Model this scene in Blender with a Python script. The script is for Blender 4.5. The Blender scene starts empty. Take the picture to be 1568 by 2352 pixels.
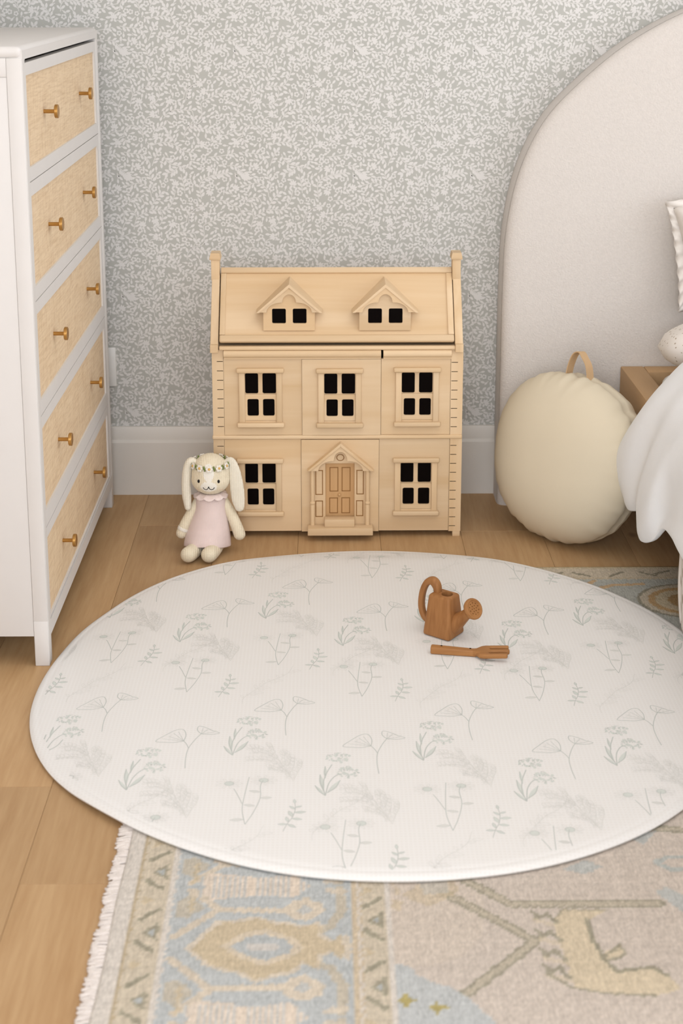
import bpy, bmesh, math, random
import numpy as np
from mathutils import Vector, Matrix

scene = bpy.context.scene
COL = scene.collection
PI = math.pi
random.seed(7)
RNG = np.random.default_rng(7)

# ------------------------------------------------------------------ camera
IMG_W, IMG_H = 1568, 2352
F_PX, PITCH, YAW = 3411.95, 0.2238, 0.0113
cam_d = bpy.data.cameras.new('camera')
cam = bpy.data.objects.new('camera', cam_d)
COL.objects.link(cam)
cam.location = (-0.0502, -3.8976, 1.4084)
cam.rotation_euler = (PI / 2 - PITCH, 0, -YAW)
cam_d.sensor_fit = 'HORIZONTAL'
cam_d.sensor_width = 36.0
cam_d.lens = F_PX * 36.0 / IMG_W
cam_d.shift_y = -468.2 / IMG_W
cam_d.clip_start = 0.05
cam_d.dof.use_dof = True
cam_d.dof.focus_distance = 3.32
cam_d.dof.aperture_fstop = 7.0
scene.camera = cam

# ------------------------------------------------------------------ world, window light, exposure
world = bpy.data.worlds.new('daylight')
scene.world = world
world.use_nodes = True
bg = world.node_tree.nodes['Background']
bg.inputs[0].default_value = (0.95, 1.0, 1.08, 1)
bg.inputs[1].default_value = 1.44


def area_light(name, loc, target, sx, sy, watts, colour):
    d = bpy.data.lights.new(name, 'AREA')
    d.shape = 'RECTANGLE'
    d.size, d.size_y = sx, sy
    d.energy = watts
    d.color = colour
    o = bpy.data.objects.new(name, d)
    COL.objects.link(o)
    o.location = loc
    o.rotation_euler = (Vector(target) - Vector(loc)).to_track_quat('-Z', 'Y').to_euler()
    return o


area_light('window_daylight', (-0.5, -5.2, 1.7), (0.8, -0.8, 0.3), 1.6, 1.8, 53, (0.95, 1.0, 1.08))
area_light('side_window_daylight', (3.2, -2.4, 1.5), (0.0, -1.6, 0.6), 3.2, 2.0, 20, (0.95, 1.0, 1.08))
area_light('overhead_fill', (0.5, -1.7, 2.5), (0.5, -1.7, 0.0), 2.0, 2.0, 15, (0.98, 1.0, 1.03))  # added overhead fill without a fixture, brightens the mat and far floor

scene.view_settings.view_transform = 'Standard'
scene.view_settings.look = 'None'
scene.view_settings.gamma = 1.0
scene.view_settings.use_curve_mapping = False
scene.view_settings.exposure = 0.17
scene.cycles.max_bounces = 5
scene.cycles.diffuse_bounces = 3
scene.cycles.glossy_bounces = 2
scene.cycles.transmission_bounces = 1
scene.cycles.adaptive_threshold = 0.02


# ------------------------------------------------------------------ helpers: materials
def lin(r, g, b):
    def c(x):
        x /= 255.0
        return x / 12.92 if x <= 0.04045 else ((x + 0.055) / 1.055) ** 2.4
    return (c(r), c(g), c(b), 1.0)


class NT:
    """Small node-tree writer."""
    def __init__(self, name, rough=0.6, spec=0.3):
        self.m = bpy.data.materials.new(name)
        self.m.use_nodes = True
        self.t = self.m.node_tree
        self.b = self.t.nodes['Principled BSDF']
        self.b.inputs['Roughness'].default_value = rough
        self.b.inputs['Specular IOR Level'].default_value = spec
        self._tc = None

    def n(self, kind, **kw):
        x = self.t.nodes.new(kind)
        for k, v in kw.items():
            setattr(x, k, v)
        return x

    def l(self, a, b):
        self.t.links.new(a, b)

    def coord(self, scale=(1, 1, 1), rnd=False, rot=(0, 0, 0)):
        if self._tc is None:
            self._tc = self.n('ShaderNodeTexCoord')
        mp = self.n('ShaderNodeMapping')
        mp.inputs['Scale'].default_value = scale
        mp.inputs['Rotation'].default_value = rot
        src = self._tc.outputs['Object']
        if rnd:
            oi = self.n('ShaderNodeObjectInfo')
            ml = self.n('ShaderNodeMath', operation='MULTIPLY')
            ml.inputs[1].default_value = 37.0
            self.l(oi.outputs['Random'], ml.inputs[0])
            ad = self.n('ShaderNodeVectorMath', operation='ADD')
            self.l(src, ad.inputs[0])
            self.l(ml.outputs[0], ad.inputs[1])
            src = ad.outputs[0]
        self.l(src, mp.inputs[0])
        return mp.outputs[0]

    def noise(self, vec, scale, detail=4, rough=0.5, dist=0.0):
        x = self.n('ShaderNodeTexNoise')
        x.inputs['Scale'].default_value = scale
        x.inputs['Detail'].default_value = detail
        x.inputs['Roughness'].default_value = rough
        x.inputs['Distortion'].default_value = dist
        self.l(vec, x.inputs['Vector'])
        return x.outputs['Fac']

    def ramp(self, fac, stops):
        x = self.n('ShaderNodeValToRGB')
        e = x.color_ramp.elements
        while len(e) < len(stops):
            e.new(0.5)
        for i, (p, c) in enumerate(stops):
            e[i].position = p
            e[i].color = c
        self.l(fac, x.inputs[0])
        return x.outputs[0]

    def mix(self, fac, a, b, mode='MIX'):
        x = self.n('ShaderNodeMix', data_type='RGBA', blend_type=mode)
        for sock, v in ((x.inputs[0], fac), (x.inputs[6], a), (x.inputs[7], b)):
            if hasattr(v, 'default_value') and not isinstance(v, (int, float, tuple)):
                self.l(v, sock)
            else:
                sock.default_value = v
        return x.outputs[2]

    def colour(self, c):
        if isinstance(c, tuple):
            self.b.inputs['Base Color'].default_value = c
        else:
            self.l(c, self.b.inputs['Base Color'])
        return self

    def bump(self, h, strength=0.3, dist=0.002):
        x = self.n('ShaderNodeBump')
        x.inputs['Strength'].default_value = strength
        x.inputs['Distance'].default_value = dist
        self.l(h, x.inputs['Height'])
        self.l(x.outputs[0], self.b.inputs['Normal'])
        return self


def plain(name, rgb, rough=0.6, spec=0.3, metal=0.0, var=0.04, nscale=20.0, bump=0.0, bscale=200.0, sheen=0.0):
    k = NT(name, rough, spec)
    f = k.noise(k.coord(), nscale, 3)
    a = tuple(min(1, x * (1 + var)) for x in lin(*rgb)[:3]) + (1,)
    b = tuple(x * (1 - var) for x in lin(*rgb)[:3]) + (1,)
    k.colour(k.ramp(f, [(0.3, b), (0.7, a)]))
    k.b.inputs['Metallic'].default_value = metal
    if sheen:
        k.b.inputs['Sheen Weight'].default_value = sheen
    if bump:
        k.bump(k.noise(k.coord(), bscale, 2), bump, 0.002)
    return k.m


def wood(name, light, dark, axis='X', rough=0.55, grain=60.0, rings=6.0, contrast=1.0, spec=0.25, tint=0.12):
    """Grained timber, grain running along one axis, varied from part to part."""
    k = NT(name, rough, spec)
    st = 0.06
    sc = {'X': (st, 1, 1), 'Y': (1, st, 1), 'Z': (1, 1, st)}[axis]
    v = k.coord(sc, rnd=True)
    fine = k.noise(v, grain * 2.5, 4, 0.6)
    broad = k.noise(v, rings, 3, 0.5, 1.2)
    mid = tuple((a + b) / 2 for a, b in zip(lin(*light), lin(*dark)))
    c1 = k.ramp(broad, [(0.5 - 0.25 / contrast, lin(*light)), (0.5 + 0.3 / contrast, lin(*dark))])
    c2 = k.ramp(fine, [(0.35, lin(*light)), (0.75, mid)])
    c = k.mix(0.35, c1, c2)
    oi = k.n('ShaderNodeObjectInfo')
    mr = k.n('ShaderNodeMapRange')
    mr.inputs[3].default_value = 1 - tint
    mr.inputs[4].default_value = 1 + tint * 0.35
    k.l(oi.outputs['Random'], mr.inputs[0])
    vm = k.n('ShaderNodeVectorMath', operation='MULTIPLY')
    k.l(c, vm.inputs[0])
    k.l(mr.outputs[0], vm.inputs[1])
    k.colour(vm.outputs[0])
    k.bump(fine, 0.12, 0.0006)
    return k


MAT = {}
MAT['pine'] = wood('pine_wood', (228, 200, 163), (213, 179, 135), 'X', grain=40, rings=9, contrast=2.2, tint=0.09).m
MAT['pine_z'] = wood('pine_wood_upright', (228, 200, 163), (213, 179, 135), 'Z', grain=40, rings=12, contrast=2.2, tint=0.09).m
MAT['pine_dark'] = wood('pine_wood_warm', (214, 172, 122), (196, 150, 100), 'Z', grain=40, rings=7, tint=0.06).m
MAT['oak'] = wood('oak_wood', (200, 164, 122), (180, 142, 98), 'Y', grain=70, rings=9, tint=0.08).m
MAT['toy'] = wood('toy_hardwood', (174, 122, 74), (138, 90, 49), 'Z', grain=60, rings=70, contrast=1.4, tint=0.04, rough=0.5).m
MAT['toy_x'] = wood('toy_hardwood_long', (178, 126, 76), (146, 97, 54), 'X', grain=60, rings=40, contrast=1.4, tint=0.04, rough=0.5).m
MAT['burnt'] = plain('burnt_line', (150, 108, 66), 0.8, 0.1)
MAT['void'] = plain('dark_hole', (40, 20, 8), 0.9, 0.0)
MAT['shade_sheet'] = plain('painted_inner_shade', (9, 4, 3), 0.45, 0.04)  # near-black colour stands in for the unlit rooms behind the windows
MAT['kerf'] = plain('scorched_kerf', (52, 34, 20), 0.9, 0.0)

# floor boards: oak with knots
k = NT('oak_floor_board', 0.5, 0.3)
v = k.coord((1, 0.07, 1), rnd=True)
fine = k.noise(v, 110, 5, 0.6)
broad = k.noise(v, 9, 4, 0.55, 1.5)
c = k.mix(0.4, k.ramp(broad, [(0.3, lin(204, 168, 124)), (0.75, lin(180, 140, 96))]),
          k.ramp(fine, [(0.35, lin(204, 168, 124)), (0.72, lin(174, 134, 90))]))
vk = k.n('ShaderNodeTexVoronoi')
vk.inputs['Scale'].default_value = 3.1
k.l(k.coord((1.5, 1.0, 1), rnd=True), vk.inputs['Vector'])
kn = k.ramp(vk.outputs['Distance'], [(0.0, (1, 1, 1, 1)), (0.035, (0.75, 0.75, 0.75, 1)), (0.085, (0, 0, 0, 1))])
c = k.mix(kn, c, lin(112, 78, 48))
oi = k.n('ShaderNodeObjectInfo')
mr = k.n('ShaderNodeMapRange')
mr.inputs[3].default_value = 0.86
mr.inputs[4].default_value = 1.06
k.l(oi.outputs['Random'], mr.inputs[0])
vm = k.n('ShaderNodeVectorMath', operation='MULTIPLY')
k.l(c, vm.inputs[0])
k.l(mr.outputs[0], vm.inputs[1])
k.colour(vm.outputs[0]).bump(fine, 0.1, 0.0006)
MAT['floor'] = k.m

MAT['wallpaper'] = plain('wallpaper_ground', (188, 187, 180), 0.85, 0.1, var=0.015, nscale=6)
MAT['wallprint'] = plain('wallpaper_print', (225, 222, 218), 0.85, 0.1, var=0.01)
MAT['wallvine'] = plain('wallpaper_vine', (218, 215, 210), 0.85, 0.1, var=0.01)
MAT['white_wall'] = plain('white_wall_paint', (228, 222, 214), 0.8, 0.1, var=0.01)
MAT['trim'] = plain('white_trim_paint', (226, 220, 211), 0.45, 0.3, var=0.01)
MAT['dresser'] = plain('cream_white_paint', (223, 218, 213), 0.5, 0.3, var=0.01)
MAT['dresser_in'] = plain('dresser_inside', (150, 130, 110), 0.8, 0.1)
MAT['brass'] = plain('aged_brass', (184, 140, 78), 0.38, 0.5, metal=0.85, var=0.05)
MAT['plastic'] = plain('white_plastic', (235, 233, 228), 0.35, 0.4)


# woven cane
def cane():
    k = NT('woven_cane', 0.6, 0.25)
    tc = k.coord((1, 1, 1))
    s = k.n('ShaderNodeSeparateXYZ')
    k.l(tc, s.inputs[0])
    outs = []
    for ax in ('Y', 'Z'):
        m = k.n('ShaderNodeMath', operation='MULTIPLY')
        m.inputs[1].default_value = 2 * PI / 0.0048
        k.l(s.outputs[ax], m.inputs[0])
        si = k.n('ShaderNodeMath', operation='SINE')
        k.l(m.outputs[0], si.inputs[0])
        outs.append(si.outputs[0])
    pr = k.n('ShaderNodeMath', operation='MULTIPLY')
    k.l(outs[0], pr.inputs[0])
    k.l(outs[1], pr.inputs[1])
    h = k.n('ShaderNodeMapRange')
    h.inputs[1].default_value = -1
    k.l(pr.outputs[0], h.inputs[0])
    n1 = k.noise(k.coord((1, 1.5, 22)), 12, 4, 0.65)
    n2 = k.noise(k.coord((1, 22, 2)), 12, 4, 0.65)
    base = k.mix(0.5, k.ramp(n1, [(0.32, lin(206, 174, 136)), (0.60, lin(252, 230, 196))]),
                 k.ramp(n2, [(0.32, lin(212, 180, 142)), (0.62, lin(255, 234, 202))]))
    c = k.mix(h.outputs[0], lin(206, 170, 128), base)
    c2 = k.mix(0.55, base, c)
    k.colour(c2).bump(h.outputs[0], 0.35, 0.0012)
    return k.m


MAT['cane'] = cane()


# padded play mat: fine waffle weave
def waffle(name, rgb, rgb2, pitch, bump, dist):
    k = NT(name, 0.65, 0.25)
    s = k.n('ShaderNodeSeparateXYZ')
    k.l(k.coord(), s.inputs[0])
    outs = []
    for ax in ('X', 'Y'):
        m = k.n('ShaderNodeMath', operation='MULTIPLY')
        m.inputs[1].default_value = 2 * PI / pitch
        k.l(s.outputs[ax], m.inputs[0])
        si = k.n('ShaderNodeMath', operation='SINE')
        k.l(m.outputs[0], si.inputs[0])
        outs.append(si.outputs[0])
    mx = k.n('ShaderNodeMath', operation='MAXIMUM')
    k.l(outs[0], mx.inputs[0])
    k.l(outs[1], mx.inputs[1])
    h = k.n('ShaderNodeMapRange')
    h.inputs[1].default_value = -1
    k.l(mx.outputs[0], h.inputs[0])
    k.colour(k.mix(h.outputs[0], lin(*rgb2), lin(*rgb))).bump(h.outputs[0], bump, dist)
    return k.m


MAT['mat'] = waffle('quilted_mat_cloth', (236, 233, 229), (231, 227, 222), 0.0075, 0.12, 0.0006)
MAT['matprint'] = plain('mat_line_print', (196, 199, 193), 0.7, 0.2)
MAT['matprint_green'] = plain('mat_green_print', (214, 217, 210), 0.7, 0.2)
MAT['matprint_faint'] = plain('mat_faint_print', (221, 219, 213), 0.7, 0.2)

# rug: knotted colours from the pattern, wool noise on top
k = NT('knotted_wool', 0.95, 0.05)
at = k.n('ShaderNodeAttribute', attribute_name='pattern')
wn = k.noise(k.coord((1, 0.25, 1)), 260, 3, 0.6)
k.colour(k.mix(0.55, at.outputs['Color'], k.ramp(wn, [(0.3, (0.62, 0.62, 0.62, 1)), (0.7, (1.12, 1.12, 1.12, 1))]), 'MULTIPLY'))
k.bump(wn, 0.5, 0.003)
MAT['rug'] = k.m
MAT['fringe'] = plain('cotton_fringe', (232, 222, 214), 0.9, 0.05, var=0.06, nscale=120, bump=0.6, bscale=350)

# soft goods
MAT['boucle'] = plain('boucle_fabric', (216, 208, 200), 0.95, 0.05, var=0.03, nscale=160, bump=0.7, bscale=260, sheen=0.15)
MAT['cushion'] = plain('cream_cotton', (222, 209, 184), 0.9, 0.08, var=0.02, nscale=5, bump=0.12, bscale=900)
MAT['strap'] = plain('tan_webbing', (206, 172, 132), 0.8, 0.1, bump=0.2, bscale=700)
MAT['duvet'] = plain('white_linen', (242, 242, 242), 0.9, 0.1, var=0.01, bump=0.12, bscale=600)
MAT['quilt'] = plain('quilt_linen', (230, 222, 214), 0.9, 0.1, var=0.015, bump=0.2, bscale=300)
MAT['quiltprint'] = plain('quilt_print', (186, 170, 148), 0.9, 0.1)
MAT['pillow'] = plain('pillow_cotton', (230, 222, 213), 0.9, 0.1, var=0.015, bump=0.15, bscale=400)
MAT['mattress'] = plain('mattress_cover', (230, 226, 220), 0.9, 0.1)
k = NT('dotted_cotton', 0.9, 0.1)
vo = k.n('ShaderNodeTexVoronoi')
vo.inputs['Scale'].default_value = 95
vo.inputs['Randomness'].default_value = 0.75
k.l(k.coord((0.55, 1, 1)), vo.inputs['Vector'])
k.colour(k.mix(k.ramp(vo.outputs['Distance'], [(0.16, (1, 1, 1, 1)), (0.24, (0, 0, 0, 1))]), lin(233, 225, 216), lin(176, 160, 140)))
MAT['dotted'] = k.m


def knit(name, rgb, pitch=0.0042, bump=0.5):
    k = NT(name, 0.95, 0.05)
    s = k.n('ShaderNodeSeparateXYZ')
    k.l(k.coord(), s.inputs[0])
    outs = []
    for ax, p in (('X', pitch), ('Z', pitch * 0.9)):
        m = k.n('ShaderNodeMath', operation='MULTIPLY')
        m.inputs[1].default_value = 2 * PI / p
        k.l(s.outputs[ax], m.inputs[0])
        si = k.n('ShaderNodeMath', operation='SINE')
        k.l(m.outputs[0], si.inputs[0])
        outs.append(si.outputs[0])
    a = k.n('ShaderNodeMath', operation='MULTIPLY_ADD')
    a.inputs[1].default_value = 0.35
    k.l(outs[1], a.inputs[0])
    k.l(outs[0], a.inputs[2])
    f = k.noise(k.coord(), 30, 3)
    lo = tuple(x * 0.93 for x in lin(*rgb)[:3]) + (1,)
    k.colour(k.ramp(f, [(0.3, lo), (0.7, lin(*rgb))]))
    k.b.inputs['Sheen Weight'].default_value = 0.15
    k.bump(a.outputs[0], bump, 0.0008)
    return k.m


MAT['knit'] = knit('cream_knit', (240, 226, 198))
MAT['knit_pale'] = knit('pale_cream_knit', (240, 230, 210))
MAT['knit_pink'] = knit('pink_knit', (234, 212, 205), 0.0030, 0.3)
MAT['knit_white'] = knit('white_knit', (250, 243, 230), 0.0034, 0.35)
MAT['collar'] = knit('collar_knit', (242, 222, 214), 0.0030, 0.2)
MAT['thread'] = plain('black_thread', (14, 10, 10), 0.6, 0.3)
MAT['petal'] = plain('white_felt', (240, 232, 218), 0.9, 0.05, bump=0.4, bscale=600)
MAT['yolk'] = plain('yellow_felt', (222, 178, 104), 0.9, 0.05, bump=0.4, bscale=600)
MAT['leaf'] = plain('green_felt', (128, 140, 82), 0.9, 0.05, bump=0.4, bscale=600)
MAT['blush'] = plain('blush_thread', (224, 182, 158), 0.95, 0.05)


# ------------------------------------------------------------------ helpers: geometry
class Geo:
    def __init__(self):
        self.v, self.f, self.m = [], [], []

    def add(self, v, f, m=0, xf=None):
        b = len(self.v)
        if xf is not None:
            v = [xf @ Vector(p) for p in v]
        self.v += [tuple(p) for p in v]
        self.f += [tuple(i + b for i in q) for q in f]
        self.m += [m] * len(f)
        return self

    def box(self, x0, x1, y0, y1, z0, z1, b=0.0, seg=2, m=0, xf=None):
        bm = bmesh.new()
        bmesh.ops.create_cube(bm, size=1.0)
        for p in bm.verts:
            p.co = Vector(((x0 + x1) / 2 + p.co.x * (x1 - x0), (y0 + y1) / 2 + p.co.y * (y1 - y0), (z0 + z1) / 2 + p.co.z * (z1 - z0)))
        if b > 0:
            b = min(b, 0.45 * min(abs(x1 - x0), abs(y1 - y0), abs(z1 - z0)))
            bmesh.ops.bevel(bm, geom=bm.edges[:], offset=b, segments=seg, affect='EDGES', profile=0.5)
        return self.bm(bm, m, xf)

    def bm(self, bm, m=0, xf=None):
        bm.verts.index_update()
        v = [p.co.copy() for p in bm.verts]
        f = [[q.index for q in face.verts] for face in bm.faces]
        bm.free()
        return self.add(v, f, m, xf)

    def prism(self, poly, fn, d0, d1, bev=0.0, seg=2, m=0):
        """Extrude a 2-D outline from depth d0 to d1; fn(u, w, d) gives the 3-D point."""
        bm = bmesh.new()
        vs = [bm.verts.new(fn(u, w, d0)) for u, w in poly]
        face = bm.faces.new(vs)
        r = bmesh.ops.extrude_face_region(bm, geom=[face])
        off = Vector(fn(0, 0, d1)) - Vector(fn(0, 0, d0))
        for g in r['geom']:
            if isinstance(g, bmesh.types.BMVert):
                g.co += off
        bmesh.ops.recalc_face_normals(bm, faces=bm.faces[:])
        if bev > 0:
            ed = [e for e in bm.edges if len(e.link_faces) == 2 and e.calc_face_angle(0) > 0.6]
            bmesh.ops.bevel(bm, geom=ed, offset=bev, segments=seg, affect='EDGES', profile=0.5)
        big = [fc for fc in bm.faces if len(fc.verts) > 4]
        bmesh.ops.triangulate(bm, faces=big)
        return self.bm(bm, m)

    def lathe(self, prof, n=32, xf=None, m=0, caps=True):
        v, f = [], []
        for r, z in prof:
            for i in range(n):
                a = 2 * PI * i / n
                v.append((r * math.cos(a), r * math.sin(a), z))
        for j in range(len(prof) - 1):
            for i in range(n):
                a, b = j * n + i, j * n + (i + 1) % n
                f.append((a, b, b + n, a + n))
        if caps:
            f.append(tuple(reversed(range(n))))
            f.append(tuple(range((len(prof) - 1) * n, len(prof) * n)))
        return self.add(v, f, m, xf)

    def sweep(self, path, sect, m=0, up=(0, 0, 1), closed=False, scales=None, cap=True):
        P = [Vector(p) for p in path]
        n, k = len(P), len(sect)
        v, f = [], []
        upv = Vector(up)
        for i, p in enumerate(P):
            if closed:
                t = P[(i + 1) % n] - P[i - 1]
            else:
                t = P[min(i + 1, n - 1)] - P[max(i - 1, 0)]
            t.normalize()
            s = t.cross(upv)
            if s.length < 1e-4:
                s = t.cross(Vector((0, 1, 0.01)))
            s.normalize()
            u = s.cross(t)
            sc = scales[i] if scales else 1.0
            for a, b in sect:
                v.append(p + s * a * sc + u * b * sc)
        for i in range(n if closed else n - 1):
            for j in range(k):
                a, b = i * k + j, i * k + (j + 1) % k
                c, d = ((i + 1) % n) * k + (j + 1) % k, ((i + 1) % n) * k + j
                f.append((a, b, c, d))
        if cap and not closed:
            f.append(tuple(range(k)))
            f.append(tuple(reversed(range((n - 1) * k, n * k))))
        return self.add(v, f, m)

    def sphere(self, c, r, m=0, sub=2, xf=None):
        bm = bmesh.new()
        bmesh.ops.create_icosphere(bm, subdivisions=sub, radius=1.0)
        rr = r if isinstance(r, (tuple, list)) else (r, r, r)
        for p in bm.verts:
            p.co = Vector((c[0] + p.co.x * rr[0], c[1] + p.co.y * rr[1], c[2] + p.co.z * rr[2]))
        return self.bm(bm, m, xf)


def circ(r, n=10, ry=None):
    return [(r * math.cos(2 * PI * i / n), (ry or r) * math.sin(2 * PI * i / n)) for i in range(n)]


def rrect(a, b, r, n=4):
    out = []
    for cx, cy, s in ((a - r, b - r, 0), (-a + r, b - r, 1), (-a + r, -b + r, 2), (a - r, -b + r, 3)):
        for i in range(n + 1):
            t = PI / 2 * (s + i / n)
            out.append((cx + r * math.cos(t), cy + r * math.sin(t)))
    return out


def spline(pts, n):
    """Catmull-Rom through the points."""
    P = [np.array(p, float) for p in pts]
    P = [2 * P[0] - P[1]] + P + [2 * P[-1] - P[-2]]
    out = []
    for i in range(1, len(P) - 2):
        for j in range(n):
            t = j / n
            a, b, c, d = P[i - 1:i + 3]
            out.append(0.5 * (2 * b + (c - a) * t + (2 * a - 5 * b + 4 * c - d) * t * t + (3 * b - a - 3 * c + d) * t ** 3))
    out.append(P[-2])
    return [tuple(p) for p in out]


def plate(u0, u1, w0, w1, holes, d0, d1, fn, r=0.0, seg=4):
    """A board with rectangular (or round-cornered) openings; grid of cells, no booleans."""
    us = sorted({u0, u1} | {h[0] for h in holes} | {h[1] for h in holes})
    ws = sorted({w0, w1} | {h[2] for h in holes} | {h[3] for h in holes})
    bm = bmesh.new()

    def V(u, w, d):
        return bm.verts.new(fn(u, w, d))

    def quad(pts, flip=False):
        vs = [V(*p) for p in pts]
        bm.faces.new(vs)

    for i in range(len(us) - 1):
        for j in range(len(ws) - 1):
            a, b, c, d = us[i], us[i + 1], ws[j], ws[j + 1]
            mu, mw = (a + b) / 2, (c + d) / 2
            inside = any(h[0] - 1e-9 <= mu <= h[1] + 1e-9 and h[2] - 1e-9 <= mw <= h[3] + 1e-9 for h in holes)
            if not inside:
                for dd in (d0, d1):
                    quad([(a, c, dd), (b, c, dd), (b, d, dd), (a, d, dd)])
    for h in holes:
        rr = (h[4] if len(h) > 4 else r)
        if rr <= 0:
            ring = [(h[0], h[2]), (h[1], h[2]), (h[1], h[3]), (h[0], h[3])]
        else:
            ring = []
            for cx, cw, s, kx, kw in ((h[1] - rr, h[3] - rr, 0, h[1], h[3]), (h[0] + rr, h[3] - rr, 1, h[0], h[3]),
                                      (h[0] + rr, h[2] + rr, 2, h[0], h[2]), (h[1] - rr, h[2] + rr, 3, h[1], h[2])):
                arc = [(cx + rr * math.cos(PI / 2 * (s + q / seg)), cw + rr * math.sin(PI / 2 * (s + q / seg))) for q in range(seg + 1)]
                for dd in (d0, d1):
                    for q in range(seg):
                        quad([(kx, kw, dd), arc[q] + (dd,), arc[q + 1] + (dd,)])
                ring += arc
        for q in range(len(ring)):
            p1, p2 = ring[q], ring[(q + 1) % len(ring)]
            quad([p1 + (d0,), p2 + (d0,), p2 + (d1,), p1 + (d1,)])
    for p1, p2 in (((u0, w0), (u1, w0)), ((u1, w0), (u1, w1)), ((u1, w1), (u0, w1)), ((u0, w1), (u0, w0))):
        quad([p1 + (d0,), p2 + (d0,), p2 + (d1,), p1 + (d1,)])
    bmesh.ops.remove_doubles(bm, verts=bm.verts[:], dist=1e-6)
    bmesh.ops.recalc_face_normals(bm, faces=bm.faces[:])
    bm.verts.index_update()
    v = [tuple(p.co) for p in bm.verts]
    f = [[q.index for q in x.verts] for x in bm.faces]
    bm.free()
    return v, f


def root_of(o):
    while o.parent is not None:
        o = o.parent
    return o


def mesh_from(name, v, f, mats, mi=None, angle=0.6, fix=True, smooth=True):
    me = bpy.data.meshes.new(name)
    me.from_pydata([tuple(p) for p in v], [], f)
    for m in mats:
        me.materials.append(m)
    if mi is not None and len(mats) > 1:
        me.polygons.foreach_set('material_index', mi)
    if fix:
        bm = bmesh.new()
        bm.from_mesh(me)
        bmesh.ops.recalc_face_normals(bm, faces=bm.faces[:])
        bm.to_mesh(me)
        bm.free()
    if smooth:
        me.polygons.foreach_set('use_smooth', [True] * len(me.polygons))
        if angle is not None:
            me.set_sharp_from_angle(angle=angle)
    me.update()
    return me


def obj(name, g, mats, parent=None, loc=None, angle=0.6, fix=True, smooth=True):
    """Link one mesh object. World-space vertices; origin at the root's base (or loc)."""
    if not isinstance(mats, (list, tuple)):
        mats = [mats]
    mats = [MAT[m] if isinstance(m, str) else m for m in mats]
    if parent is not None:
        off = Vector(root_of(parent)['_o']) if '_o' in root_of(parent) else root_of(parent).location
    else:
        off = Vector(loc) if loc else Vector((0, 0, 0))
    v = [(p[0] - off[0], p[1] - off[1], p[2] - off[2]) for p in g.v]
    o = bpy.data.objects.new(name, mesh_from(name, v, g.f, mats, g.m, angle, fix, smooth))
    COL.objects.link(o)
    if parent is not None:
        o.parent = parent
    else:
        o.location = off
    return o


def thing(name, label, cat, loc, group=None):
    o = bpy.data.objects.new(name, None)
    o.empty_display_size = 0.05
    COL.objects.link(o)
    o.location = loc
    return tag(o, label, cat, group)


def tag(o, label=None, cat=None, group=None, kind=None):
    if label:
        o['label'] = label
    if cat:
        o['category'] = cat
    if group:
        o['group'] = group
    if kind:
        o['kind'] = kind
    return o


def blob(name, balls, voxel, mats, parent=None, loc=None, smooth=6, fn=None):
    """Melt overlapping balls [(centre, radius or radii)] into one continuous surface."""
    g = Geo()
    for c, r in balls:
        g.sphere(c, r, sub=3)
    t = bpy.data.objects.new('melt', mesh_from('melt', g.v, g.f, [], None, None))
    COL.objects.link(t)
    md = t.modifiers.new('r', 'REMESH')
    md.mode = 'VOXEL'
    md.voxel_size = voxel
    sm = t.modifiers.new('s', 'SMOOTH')
    sm.iterations = smooth
    sm.factor = 0.5
    dg = bpy.context.evaluated_depsgraph_get()
    me = bpy.data.meshes.new_from_object(t.evaluated_get(dg))
    V = np.empty(len(me.vertices) * 3)
    me.vertices.foreach_get('co', V)
    V = V.reshape(-1, 3)
    F = [tuple(p.vertices) for p in me.polygons]
    old = t.data
    bpy.data.objects.remove(t)
    bpy.data.meshes.remove(old)
    bpy.data.meshes.remove(me)
    if fn:
        V = fn(V)
    g = Geo().add([tuple(p) for p in V], F)
    return obj(name, g, mats, parent, loc, angle=None)


def chain(pts, n=8):
    """Balls strung along a tapering limb: pts = [(x, y, z, r), ...]."""
    return [((p[0], p[1], p[2]), p[3]) for p in spline(pts, n)]


def boolean_cut(o, cutter_geo):
    c = bpy.data.objects.new('cutter', mesh_from('cutter', cutter_geo.v, cutter_geo.f, [MAT['void']], None, 0.6))
    COL.objects.link(c)
    md = o.modifiers.new('b', 'BOOLEAN')
    md.operation = 'DIFFERENCE'
    md.object = c
    md.solver = 'EXACT'
    bpy.context.view_layer.update()
    dg = bpy.context.evaluated_depsgraph_get()
    me = bpy.data.meshes.new_from_object(o.evaluated_get(dg))
    o.modifiers.remove(md)
    old = o.data
    o.data = me
    me.set_sharp_from_angle(angle=0.6)
    cm = c.data
    bpy.data.objects.remove(c)
    bpy.data.meshes.remove(cm)
    bpy.data.meshes.remove(old)


XZ = lambda u, w, d: (u, d, w)      # board facing the camera: u = x, w = z, depth = y
YZ = lambda u, w, d: (d, u, w)      # board facing sideways:  u = y, w = z, depth = x
XY = lambda u, w, d: (u, w, d)      # lying board

# ------------------------------------------------------------------ room shell
RX0, RX1, RY0, RZ1, CY0 = -1.10, 3.3, -6.0, 2.6, -5.6

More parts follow.
